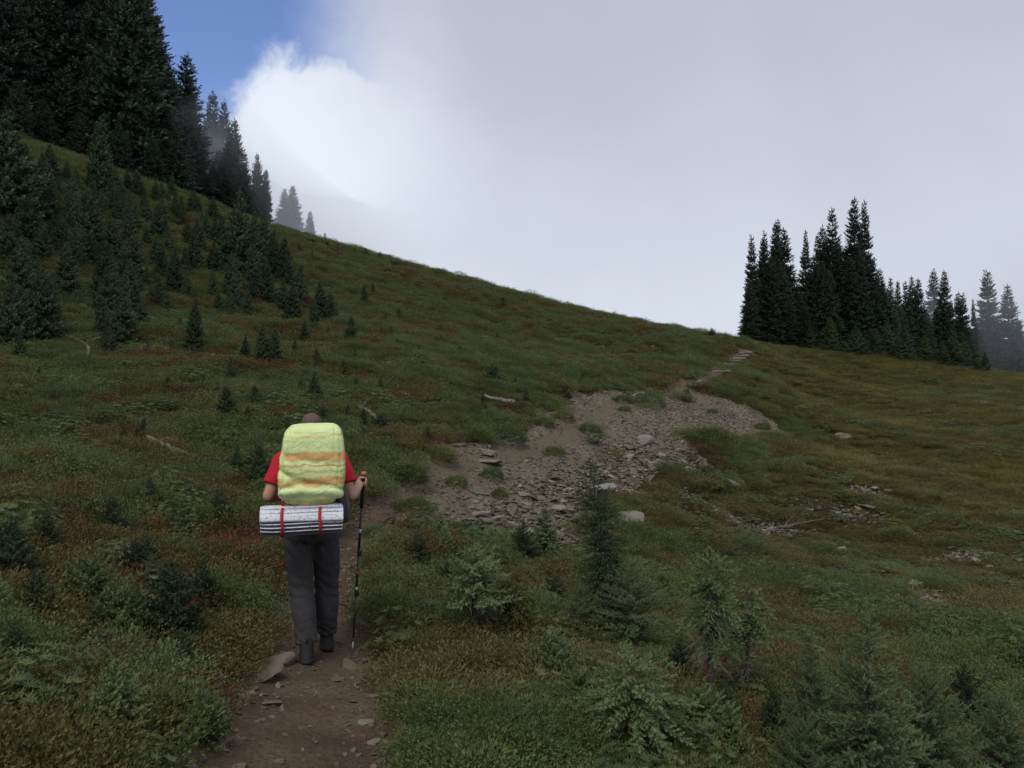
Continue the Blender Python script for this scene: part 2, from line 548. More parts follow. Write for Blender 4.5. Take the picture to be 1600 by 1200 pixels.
def at(px, py, dmin=1.2):
    """the ground point seen at a pixel of the photograph"""
    k = (px - 800) / F; e = (HORIZON - py) / F
    ts = _ts[_ts >= dmin]
    g = CAMZ + e * ts - base_h(k * ts, ts)
    idx = np.nonzero(g < 0)[0]
    if len(idx) == 0:
        i = int(np.argmin(g)); d = ts[i]
    else:
        i = idx[0]
        d = ts[i] if i == 0 else ts[i - 1] + (ts[i] - ts[i - 1]) * g[i - 1] / (g[i - 1] - g[i])
    return np.array([k * d, d, float(base_h(np.array([k * d]), np.array([d]))[0])])


TRAIL = np.array([[0.35, -6, 0], [0.0, -1, 0], [-0.55, 2, 0]] + [list(at(*p)) for p in
                 [(480, 1195), (490, 1120), (500, 1040), (515, 940), (528, 875), (572, 808), (640, 757), (720, 722), (830, 700), (905, 668), (950, 640), (1010, 618), (1060, 606)]]
                 + [list(at(*p)) for p in [(1085, 598), (1115, 583), (1140, 568), (1160, 552), (1172, 545)]])
# resample
_seg = np.linalg.norm(np.diff(TRAIL[:, :2], axis=0), axis=1)
_s = np.r_[0, np.cumsum(_seg)]
_q = np.arange(0, _s[-1], 0.15)
TR = np.c_[np.interp(_q, _s, TRAIL[:, 0]), np.interp(_q, _s, TRAIL[:, 1])]
for _ in range(12):
    TR[1:-1] = 0.5 * TR[1:-1] + 0.25 * (TR[:-2] + TR[2:])


def trail_dist(x, y):
    x = np.asarray(x, float); y = np.asarray(y, float)
    q = np.c_[x.ravel(), y.ravel()]
    out = np.full(len(q), 99.0)
    near = (q[:, 0] > -6) & (q[:, 0] < 20) & (q[:, 1] > -10) & (q[:, 1] < 60)
    qi = np.nonzero(near)[0]
    for i in range(0, len(qi), 4000):
        ii = qi[i:i + 4000]
        out[ii] = np.sqrt(((q[ii][:, None, :] - TR[None]) ** 2).sum(2).min(1))
    return out.reshape(x.shape)


def trail_half(x, y):
    d = np.asarray(y)
    return np.interp(d, [0, 6.5, 8, 12, 20, 26, 30, 45], [0.66, 0.46, 0.28, 0.26, 0.34, 0.27, 0.22, 0.22])


SCREE_PX = [(578, 800), (612, 775), (655, 735), (690, 690), (740, 682), (800, 672), (850, 645), (905, 618), (985, 612), (1090, 620), (1165, 632), (1205, 655),
            (1228, 680), (1150, 683), (1080, 682), (1060, 692), (1078, 715), (1040, 742), (965, 772), (930, 800), (890, 838), (840, 858), (760, 850), (690, 828),
            (640, 838), (600, 832)]
SCREE = np.array([at(*p)[:2] for p in SCREE_PX])


def poly_sd(x, y, poly):
    """signed distance, negative inside"""
    x = np.asarray(x, float); y = np.asarray(y, float)
    sh = x.shape; x = x.ravel(); y = y.ravel()
    dmin = np.full(len(x), 1e9); inside = np.zeros(len(x), bool)
    n = len(poly)
    for i in range(n):
        a, b = poly[i], poly[(i + 1) % n]
        e = b - a
        wx, wy = x - a[0], y - a[1]
        t = np.clip((wx * e[0] + wy * e[1]) / (e @ e), 0, 1)
        dmin = np.minimum(dmin, (wx - t * e[0]) ** 2 + (wy - t * e[1]) ** 2)
        cnd = (a[1] > y) != (b[1] > y)
        with np.errstate(divide='ignore', invalid='ignore'):
            xi = e[0] * (y - a[1]) / (e[1] if e[1] != 0 else 1e-9) + a[0]
        inside ^= cnd & (x < xi)
    d = np.sqrt(dmin)
    return np.where(inside, -d, d).reshape(sh)


def masks(x, y):
    """trail (1 inside), scree (1 inside)"""
    wob = (fbm(x * 2.2, y * 2.2, oct=3, seed=5) - 0.5)
    td = trail_dist(x, y) + wob * 0.35
    tm = 1 - sstep(td - trail_half(x, y), -0.08, 0.08)
    sdv = poly_sd(x, y, SCREE) + (fbm(x * 1.1, y * 1.1, oct=4, seed=9) - 0.5) * 1.5
    sm = 1 - sstep(sdv, -0.15, 0.15)
    return tm, sm


def height(x, y):
    h = base_h(x, y)
    tm, sm = masks(x, y)
    d = np.sqrt(x * x + y * y)
    veg = (1 - tm) * (1 - sm)
    hum = (fbm(x * 0.9, y * 0.9, oct=3, seed=21) - 0.5) * (0.14 + 0.30 * (1 - sstep(x - 0.25 * y, -1.0, 4.0))) * sstep(d, 3, 14) + (fbm(x * 2.7, y * 2.7, oct=2, seed=31) - 0.5) * 0.13
    rough = (fbm(x * 3.5, y * 3.5, oct=3, seed=41) - 0.5)
    return h + veg * hum + sm * rough * 0.22 * (1 - tm) - tm * (0.05 - rough * 0.05)


def axis(lo, hi, c, s0, g):
    """graded coordinates: spacing s0 near c, growing by g per metre"""
    pts = [c]
    x = c
    while x < hi:
        x += s0 + g * abs(x - c); pts.append(x)
    x = c
    left = []
    while x > lo:
        x -= s0 + g * abs(x - c); left.append(x)
    return np.array(left[::-1] + pts)


GX = axis(-160, 160, -0.6, 0.05, 0.022)
GY = axis(-45, 300, 4.5, 0.055, 0.0145)
gx, gy = np.meshgrid(GX, GY)
gz = height(gx, gy)
NX, NY = len(GX), len(GY)
GV = np.stack([gx.ravel(), gy.ravel(), gz.ravel()], 1)
ii, jj = np.meshgrid(np.arange(NY - 1), np.arange(NX - 1), indexing='ij')
a_ = (ii * NX + jj).ravel()
GF = np.stack([a_, a_ + 1, a_ + NX + 1, a_ + NX], 1)
cx, cy = GV[GF].mean(1)[:, 0], GV[GF].mean(1)[:, 1]
tmc, smc = masks(cx, cy)
is_t = tmc > 0.5
is_s = (smc > 0.5) & ~is_t


def submesh(name, sel, mat, **kw):
    Fs = GF[sel]
    u, inv = np.unique(Fs, return_inverse=True)
    me = mesh_np(name, GV[u], inv.reshape(Fs.shape), [mat], True)
    return tag(link(name, me), kind='structure', **kw)


submesh('ground', ~is_t & ~is_s, M['soil'], label='vegetated hillside and meadow ground under the plants')
submesh('path', is_t, M['dirt'], label='narrow brown dirt hiking path winding up to the saddle')
submesh('scree_ground', is_s, M['scree'], label='pale bare gravel slope crossed by the path')

# fast height lookup by bilinear interpolation on the built grid


def hz(x, y):
    x = np.atleast_1d(np.asarray(x, float)); y = np.atleast_1d(np.asarray(y, float))
    i = np.clip(np.searchsorted(GY, y) - 1, 0, NY - 2); j = np.clip(np.searchsorted(GX, x) - 1, 0, NX - 2)
    fy = np.clip((y - GY[i]) / (GY[i + 1] - GY[i]), 0, 1); fx = np.clip((x - GX[j]) / (GX[j + 1] - GX[j]), 0, 1)
    return (gz[i, j] * (1 - fx) * (1 - fy) + gz[i, j + 1] * fx * (1 - fy) + gz[i + 1, j] * (1 - fx) * fy + gz[i + 1, j + 1] * fx * fy)


def h1(x, y):
    return float(hz(x, y)[0])


# ------------------------------------------------------------------ scatter (geometry nodes) for what nobody could count
def scatter(name, protos, P3, rot, scl, idx, label):
    src = bpy.data.collections.new(name + ' plants')
    for k, me in enumerate(protos):
        src.objects.link(bpy.data.objects.new('%s_sprig_%02d' % (name, k), me))
    n = len(P3)
    me = bpy.data.meshes.new(name)
    me.vertices.add(n); me.vertices.foreach_set('co', np.asarray(P3, np.float32).ravel())
    a = me.attributes.new('rot', 'FLOAT_VECTOR', 'POINT'); a.data.foreach_set('vector', np.asarray(rot, np.float32).ravel())
    a = me.attributes.new('scl', 'FLOAT_VECTOR', 'POINT'); a.data.foreach_set('vector', np.asarray(scl, np.float32).ravel())
    a = me.attributes.new('pick', 'INT', 'POINT'); a.data.foreach_set('value', np.asarray(idx, np.int32))
    o = link(name, me)
    ng = bpy.data.node_groups.new(name + ' scatter', 'GeometryNodeTree')
    ng.interface.new_socket('Geometry', in_out='INPUT', socket_type='NodeSocketGeometry')
    ng.interface.new_socket('Geometry', in_out='OUTPUT', socket_type='NodeSocketGeometry')
    N = ng.nodes
    gi = N.new('NodeGroupInput'); go = N.new('NodeGroupOutput')
    ci = N.new('GeometryNodeCollectionInfo'); ci.inputs['Collection'].default_value = src
    ci.inputs['Separate Children'].default_value = True; ci.inputs['Reset Children'].default_value = True
    ip = N.new('GeometryNodeInstanceOnPoints'); ip.inputs['Pick Instance'].default_value = True

    def attr(nm, ty):
        q = N.new('GeometryNodeInputNamedAttribute'); q.data_type = ty; q.inputs['Name'].default_value = nm
        return q.outputs['Attribute']
    L = ng.links.new
    L(gi.outputs[0], ip.inputs['Points']); L(ci.outputs[0], ip.inputs['Instance'])
    L(attr('pick', 'INT'), ip.inputs['Instance Index'])
    er = N.new('FunctionNodeEulerToRotation'); L(attr('rot', 'FLOAT_VECTOR'), er.inputs[0])
    L(er.outputs[0], ip.inputs['Rotation']); L(attr('scl', 'FLOAT_VECTOR'), ip.inputs['Scale'])
    L(ip.outputs[0], go.inputs[0])
    md = o.modifiers.new('scatter', 'NODES'); md.node_group = ng
    return tag(o, label, kind='stuff')


def unit(v):
    return v / (np.linalg.norm(v, axis=-1, keepdims=True) + 1e-9)


def leaves(mb, O, D, U, L, W, tint, fold=0.0):
    """one pointed leaf (two triangles) per row: origin, direction, up, length, width"""
    O, D, U = [np.asarray(q, float) for q in (O, D, U)]
    D = unit(D); Sd = unit(np.cross(D, U)); U = np.cross(Sd, D)
    L = np.asarray(L)[:, None]; W = np.asarray(W)[:, None]
    n = len(O)
    m = O + D * L * 0.45 + U * fold * L
    V = np.stack([O, m + Sd * W, O + D * L, m - Sd * W], 1).reshape(-1, 3)
    b = np.arange(n) * 4
    Fc = np.concatenate([np.stack([b, b + 1, b + 2], 1), np.stack([b, b + 2, b + 3], 1)])
    mb.add(V, Fc, np.repeat(tint, 4))


def blades(mb, O, D, bend, L, W, tint):
    """grass blade: three triangles that bend over"""
    O, D = np.asarray(O, float), unit(np.asarray(D, float))
    n = len(O)
    h = unit(np.c_[D[:, :2] + 1e-4, np.zeros(n)])
    Sd = np.c_[-h[:, 1], h[:, 0], np.zeros(n)]
    L = np.asarray(L)[:, None]; W = np.asarray(W)[:, None]; bend = np.asarray(bend)[:, None]
    p1 = O + D * L * 0.55
    d2 = unit(D + h * bend - np.array([0, 0, 1]) * bend * 0.6)
    p2 = p1 + d2 * L * 0.45
    V = np.stack([O - Sd * W, O + Sd * W, p1 + Sd * W * 0.7, p1 - Sd * W * 0.7, p2], 1).reshape(-1, 3)
    b = np.arange(n) * 5
    Fc = np.concatenate([np.stack([b, b + 1, b + 2], 1), np.stack([b, b + 2, b + 3], 1), np.stack([b + 3, b + 2, b + 4], 1)])
    mb.add(V, Fc, np.repeat(tint, 5))


def rdir(r, n, zlo, zhi):
    a = r.uniform(0, 2 * np.pi, n); z = r.uniform(zlo, zhi, n); q = np.sqrt(1 - z * z)
    return np.c_[q * np.cos(a), q * np.sin(a), z]


def grass_proto(seed, n=110, L=0.2, spread=0.16, w=0.0021):
    r = np.random.default_rng(seed); mb = MB()
    o = r.normal(0, spread * 0.5, (n, 3)); o[:, 2] = -0.02
    d = rdir(r, n, 0.55, 1.0) + np.c_[o[:, :2] * 2.5, np.zeros(n)]
    blades(mb, o, d, r.uniform(0.2, 1.2, n), L * r.uniform(0.5, 1.15, n), w * r.uniform(0.7, 1.5, n), r.uniform(0, 1, n))
    return mb.mesh('grass_tuft', [M['grass']])


def sprig_proto(seed, mat, n=26, L=0.16, spread=0.17, leaf=0.015, lw=0.0036, per=18, up=0.45):
    """low heath plant: many upright sprigs set with tiny leaves"""
    r = np.random.default_rng(seed); mb = MB()
    o = np.zeros((n, 3)); ra = spread * np.sqrt(r.uniform(0, 1, n)); an = r.uniform(0, 6.28, n)
    o[:, 0], o[:, 1] = ra * np.cos(an), ra * np.sin(an)
    o[:, 2] = -0.03
    d = unit(rdir(r, n, up, 1.0) + np.c_[o[:, :2] * 3, np.zeros(n)])
    ln = L * r.uniform(0.55, 1.15, n) * (1.1 - 0.6 * ra / spread)
    tt = r.uniform(0, 1, n)
    s = np.tile(np.linspace(0.2, 1.0, per), n)
    O = np.repeat(o, per, 0) + np.repeat(d * ln[:, None], per, 0) * s[:, None]
    D = unit(rdir(r, n * per, -0.2, 0.9) + np.repeat(d, per, 0) * 0.7)
    k = n * per
    leaves(mb, O, D, rdir(r, k, 0.2, 1), leaf * r.uniform(0.7, 1.3, k), lw * r.uniform(0.8, 1.3, k), np.clip(np.repeat(tt, per) * 0.6 + r.uniform(0, 0.4, k), 0, 1))
    for i in range(0, n, 3):
        mb.tube([o[i], o[i] + d[i] * ln[i]], [0.002, 0.001], 3, 0.1, False)
    return mb.mesh('heath_sprig', [mat])


def leafy_proto(seed, mat, n=520, rad=0.17, hgt=0.15, leaf=0.014, lw=0.0042):
    """small domed broad-leaved shrub"""
    r = np.random.default_rng(seed); mb = MB()
    d = rdir(r, n, 0.05, 1.0)
    q = r.uniform(0.55, 1.05, n)[:, None]
    O = d * q * np.array([rad, rad, hgt]) * (1 + 0.25 * np.sin(3 * np.arctan2(d[:, 1], d[:, 0]) + seed))[:, None]
    D = unit(d + rdir(r, n, -0.6, 0.8) * 0.9)
    leaves(mb, O, D, d + rdir(r, n, -1, 1) * 0.5, leaf * r.uniform(0.6, 1.3, n), lw * r.uniform(0.7, 1.3, n), r.uniform(0, 1, n), 0.06)
    for i in range(7):
        mb.tube([[0, 0, -0.03], d[i] * 0.6 * np.array([rad, rad, hgt])], [0.003, 0.0015], 3, 0.05, False)
    return mb.mesh('leafy_shrub', [mat])


def cushion_proto(seed, mat, n=1300, rad=0.26, hgt=0.2, leaf=0.019, lw=0.0034):
    """mounded heath cushion: short upright shoots all over an uneven dome"""
    r = np.random.default_rng(seed); mb = MB()
    d = rdir(r, n, -0.05, 1.0)
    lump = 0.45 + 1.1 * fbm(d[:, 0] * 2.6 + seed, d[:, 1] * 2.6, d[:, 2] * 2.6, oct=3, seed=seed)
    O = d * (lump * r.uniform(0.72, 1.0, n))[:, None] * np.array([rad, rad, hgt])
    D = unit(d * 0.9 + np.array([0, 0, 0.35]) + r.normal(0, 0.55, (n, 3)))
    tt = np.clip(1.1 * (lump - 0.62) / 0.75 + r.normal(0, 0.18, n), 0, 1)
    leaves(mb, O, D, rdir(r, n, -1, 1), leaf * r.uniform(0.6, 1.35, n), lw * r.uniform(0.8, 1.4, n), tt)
    return mb.mesh('heath_cushion', [mat])


def lupine_proto(seed, mat, n=75, rad=0.20, hgt=0.2):
    """feathery leaves: whorls of narrow leaflets on arching stalks"""
    r = np.random.default_rng(seed); mb = MB()
    d = rdir(r, n, 0.25, 1.0)
    O = d * r.uniform(0.5, 1.05, n)[:, None] * np.array([rad, rad, hgt])
    for i in range(n):
        m = 9
        ax = unit(d[i] + np.array([0, 0, 0.6])); u = unit(np.cross(ax, [0.3, 0.2, 0.9])); v = np.cross(ax, u)
        a = np.linspace(0, 6.28, m, endpoint=False) + r.uniform(0, 1)
        D = np.cos(a)[:, None] * u + np.sin(a)[:, None] * v + ax * 0.35
        leaves(mb, np.tile(O[i], (m, 1)), D, np.tile(ax, (m, 1)), np.full(m, 0.032) * r.uniform(0.7, 1.2, m), np.full(m, 0.0034), np.full(m, r.uniform(0, 1)), -0.05)
        if i % 2 == 0:
            mb.tube([[0, 0, -0.03], O[i] * np.array([0.5, 0.5, 0.7]), O[i]], 0.0018, 3, 0.2, False)
    return mb.mesh('lupine_leaves', [mat])


protos = {
    'grass': [grass_proto(1), grass_proto(2, 100, 0.16, 0.2), grass_proto(3, 120, 0.24, 0.13)],
    'heather': [sprig_proto(11, M['heather']), cushion_proto(12, M['heather'], 1150, 0.22, 0.13), sprig_proto(13, M['heather'], 24, 0.2, 0.15), cushion_proto(14, M['heather'], 1200, 0.25, 0.16)],
    'huckleberry': [leafy_proto(21, M['red']), sprig_proto(22, M['red'], 28, 0.2, 0.15, 0.013, 0.004, 26), sprig_proto(23, M['red'], 26, 0.17, 0.16, 0.013, 0.004, 24)],
    'green_heath': [sprig_proto(31, M['green'], 32, 0.17, 0.18, 0.018, 0.0042, 18), cushion_proto(32, M['green']), cushion_proto(33, M['green'], 1150, 0.22, 0.17), cushion_proto(34, M['bluegreen'], 1200, 0.24, 0.2)],
    'lupine': [lupine_proto(41, M['bluegreen']), lupine_proto(42, M['green'], 70, 0.17, 0.24), lupine_proto(43, M['bluegreen'], 85, 0.23, 0.18)],
}

STONY_PX = [(1215, 828, 75, 13), (1320, 800, 85, 13), (1430, 930, 45, 22), (1350, 765, 50, 8), (1150, 815, 25, 10), (1100, 790, 40, 12), (1215, 868, 40, 10), (1500, 870, 60, 10), (1250, 920, 40, 14)]
STONY = []
for px, py, rx_, ry_ in STONY_PX:
    q0, q1 = at(px, py), at(px, py - ry_)
    STONY.append((q0[0], q0[1], rx_ / F * q0[1], max(0.35, abs(q1[1] - q0[1]))))
OPEN = [(at(px, py)[:2], r_) for px, py, r_ in ((742, 1000, 0.6), (799, 1003, 0.6), (985, 1175, 0.6), (975, 1110, 0.4), (1108, 1112, 0.6), (1165, 1098, 0.6), (770, 1060, 0.5), (100, 545, 1.3), (125, 562, 1.2), (255, 714, 0.9), (292, 722, 0.8), (578, 654, 1.1), (780, 634, 1.3), (1210, 832, 0.8), (205, 1074, 0.35), (35, 1155, 0.4), (945, 1012, 0.5), (1350, 1200, 0.6))]


def stony(x, y):
    m = np.zeros(len(x))
    wb = (fbm(x * 1.7, y * 1.7, oct=3, seed=141) - 0.5) * 1.4
    for a, b, ra, rb in STONY:
        m = np.maximum(m, 1 - sstep(np.sqrt(((x - a) / ra) ** 2 + ((y - b) / rb) ** 2) + wb, 0.75, 1.15))
    return m


def opened(x, y):
    m = np.zeros(len(x), bool)
    for c_, r_ in OPEN:
        m |= np.hypot(x - c_[0], y - c_[1]) < r_
    return m


# candidate points, spacing growing with the distance from the trail head
pts = []
for d0 in np.arange(1.3, 66, 0.5):
    half = math.tan(R(37)) * (d0 + 0.5) + 0.8
    sp = 0.080 + 0.0052 * d0
    n = int(2 * half * 0.5 / sp ** 2 * 1.25)
    pts.append(np.c_[rng.uniform(-half, half, n), rng.uniform(d0, d0 + 0.5, n)])
pts = np.concatenate(pts)
tm, sm = masks(pts[:, 0], pts[:, 1])
td = trail_dist(pts[:, 0], pts[:, 1])
keep = (td > trail_half(pts[:, 0], pts[:, 1]) + 0.03) & (tm < 0.35) & ((sm < 0.3) | (rng.uniform(size=len(pts)) < 0.006))
keep &= (np.hypot(pts[:, 0], pts[:, 1]) > 1.3) & (rng.uniform(size=len(pts)) > 0.8 * stony(pts[:, 0], pts[:, 1])) & ~(opened(pts[:, 0], pts[:, 1]) & (pts[:, 1] > 9.5) & (rng.uniform(size=len(pts)) < 0.55))
pts = pts[keep]
X, Y = pts[:, 0], pts[:, 1]
Z = hz(X, Y)
D_ = np.hypot(X, Y)
# plant communities: broad patches of species
nA = fbm(X * 0.35, Y * 0.35, oct=3, seed=101)
nB = fbm(X * 0.9, Y * 0.9, oct=3, seed=102)
nC = fbm(X * 0.5 + 7, Y * 0.5, oct=3, seed=103)
nD = fbm(X * 1.6, Y * 1.6, oct=2, seed=104)
right = sstep(X - 0.25 * Y, -1.0, 4.0)                 # open meadow right of the path
u = rng.uniform(size=len(X))
score = {
    'grass': 0.30 + 0.9 * (nA - 0.5) + 0.34 * right * sstep(Y, 10, 22) + 0.12 * sstep(Y, 12, 30),
    'heather': 0.46 + 1.2 * (nB - 0.5) + 0.10 * right + 0.14 * (1 - sstep(Y, 5, 11)),
    'huckleberry': 0.345 + 1.5 * (nC - 0.5) + 0.06 * (1 - right) + 0.06 * (1 - sstep(Y, 5, 11)) - 0.08 * right * sstep(Y, 10, 20),
    'green_heath': 0.42 + 1.3 * (0.5 - nB) + 0.10 * (1 - right) - 0.05 * right - 0.05 * (1 - sstep(Y, 5, 10)),
    'lupine': 0.20 + 1.5 * (nD - 0.5),
}
names = list(score)
sc = np.stack([score[k] + rng.gumbel(size=len(X)) * 0.13 for k in names], 1)
pick = sc.argmax(1)
LBL = {'grass': 'olive grass blades growing all over the hillside and meadow', 'heather': 'brown and olive heather matting the slopes',
       'huckleberry': 'low reddening huckleberry leaves among the heather', 'green_heath': 'bright green low heath on the slopes',
       'lupine': 'feathery green lupine leaves in loose clumps'}
for k, nm in enumerate(names):
    q = pick == k
    n = q.sum()
    big = (0.95 + 0.026 * D_[q]) * rng.uniform(0.55, 1.35, n)
    flat = np.where(D_[q] > 14, 0.66, 0.9) * (1 - 0.35 * right[q] * sstep(Y[q], 9, 16))
    hs = big * rng.uniform(0.75, 1.2, n) * flat
    rot = np.c_[rng.uniform(-0.15, 0.15, n), rng.uniform(-0.15, 0.15, n), rng.uniform(0, 6.28, n)]
    scatter(nm, protos[nm], np.c_[X[q], Y[q], Z[q]], rot, np.c_[big, big, hs], rng.integers(0, len(protos[nm]), n), LBL[nm])
# larger mounded shrubs, uneven in size, that break up the heath
n = 9000
dd_ = np.sqrt(rng.uniform(2.2 ** 2, 56 ** 2, n)); aa_ = rng.uniform(-R(38), R(38), n)
dd_[:1400] = rng.uniform(2.2, 16, 1400)
mx, my = dd_ * np.tan(aa_), dd_
tm2, sm2 = masks(mx, my)
cl = fbm(mx * 0.45, my * 0.45, oct=3, seed=131)
rt = sstep(mx - 0.25 * my, -1.0, 4.0)
kp = (trail_dist(mx, my) > trail_half(mx, my) + 0.30) & (sm2 < 0.05) & (tm2 < 0.05) & (rng.uniform(size=n) < np.clip((cl - 0.36) * 4, 0.06, 1) * (1 - 0.72 * rt * sstep(my, 9, 15))) & ~opened(mx, my) & (stony(mx, my) < 0.3)
mx, my, rt = mx[kp], my[kp], rt[kp]
n = len(mx)
mound_protos = [cushion_proto(61, M['green'], 3000, 0.5, 0.36, 0.030, 0.0045), cushion_proto(62, M['bluegreen'], 3000, 0.5, 0.40, 0.034, 0.0042), cushion_proto(63, M['heather'], 3000, 0.55, 0.30, 0.028, 0.0042),
                cushion_proto(64, M['red'], 2800, 0.5, 0.28, 0.026, 0.006), cushion_proto(65, M['green'], 2600, 0.6, 0.30, 0.045, 0.0042), leafy_proto(66, M['green'], 2200, 0.48, 0.40, 0.026, 0.0075), leafy_proto(67, M['red'], 1800, 0.45, 0.32, 0.024, 0.007)]
ms = rng.gamma(3.0, 0.28, n) * (0.50 + 0.012 * np.minimum(my, 34)) + 0.12
ms = np.clip(ms, 0.15, 1.0) * (1 - 0.35 * sstep(my, 38, 46)) * (1 - 0.3 * rt) * (0.75 + 0.25 * sstep(my, 5, 12))
nR = fbm(mx * 0.3 + 3, my * 0.3, oct=2, seed=133)
mp = np.where(nR > 0.56, rng.choice([3, 6, 2, 2], n), rng.choice([0, 1, 2, 2, 4, 5, 1, 3, 2], n))
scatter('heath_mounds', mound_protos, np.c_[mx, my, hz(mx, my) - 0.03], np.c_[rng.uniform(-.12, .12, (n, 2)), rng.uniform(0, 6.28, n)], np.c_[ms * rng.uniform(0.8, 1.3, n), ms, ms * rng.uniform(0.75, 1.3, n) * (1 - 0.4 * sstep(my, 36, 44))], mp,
        'rounded mounds of low shrubs scattered through the heath')
print('scatter', len(X), [int((pick == k).sum()) for k in range(len(names))])
# ------------------------------------------------------------------ conifers
def tmpl_brush(r, n, rad, wd, stem=True, fwd=0.55):
    """needles all round a twig, denser on top"""
    V, Fc = [], []
    for k in range(n):
        x = (k + r.uniform(0, 1)) / n
        a = r.uniform(-2.3, 2.3)
        rr = rad * r.uniform(0.75, 1.15) * (1 - 0.35 * x)
        tip = np.array([x + rr * fwd, rr * math.sin(a), rr * math.cos(a)])
        t = np.array([0, math.cos(a), -math.sin(a)]) * wd * 0.5 + np.array([wd * 0.35, 0, 0])
        b = len(V)
        p = np.array([x, 0, 0])
        V += [p - t, p + t, tip]; Fc.append((b, b + 1, b + 2))
    if stem:
        for q in range(2):
            b = len(V); o = (0, 0.02) if q == 0 else (0.02, 0)
            V += [(0, -o[0], -o[1]), (0, o[0], o[1]), (1, 0, 0)]; Fc.append((b, b + 1, b + 2))
    return np.array(V), np.array(Fc)


_r = np.random.default_rng(55)
T_FAR = [tmpl_brush(_r, 11, 0.34, 0.24, False, 0.8) for _ in range(4)]
T_MID = [tmpl_brush(_r, 17, 0.38, 0.17, False) for _ in range(4)]
T_NEAR = [tmpl_brush(_r, 46, 0.36, 0.085, True) for _ in range(4)]
T_SOFT = [tmpl_brush(_r, 38, 0.26, 0.068, True, 0.7) for _ in range(4)]


def stamp(mb, r, tmpls, O, D, U, L, tint):
    D = unit(D); Sd = unit(np.cross(U, D)); U = np.cross(D, Sd)
    which = r.integers(0, len(tmpls), len(O))
    for k, (TV, TF) in enumerate(tmpls):
        q = np.nonzero(which == k)[0]
        if len(q) == 0:
            continue
        l = L[q][:, None, None]
        V = O[q][:, None] + l * (TV[None, :, 0:1] * D[q][:, None] + TV[None, :, 1:2] * Sd[q][:, None] + TV[None, :, 2:3] * U[q][:, None])
        n, m = len(q), len(TV)
        Fc = (TF[None] + (np.arange(n) * m)[:, None, None]).reshape(-1, 3)
        mb.add(V.reshape(-1, 3), Fc, np.repeat(tint[q], m))


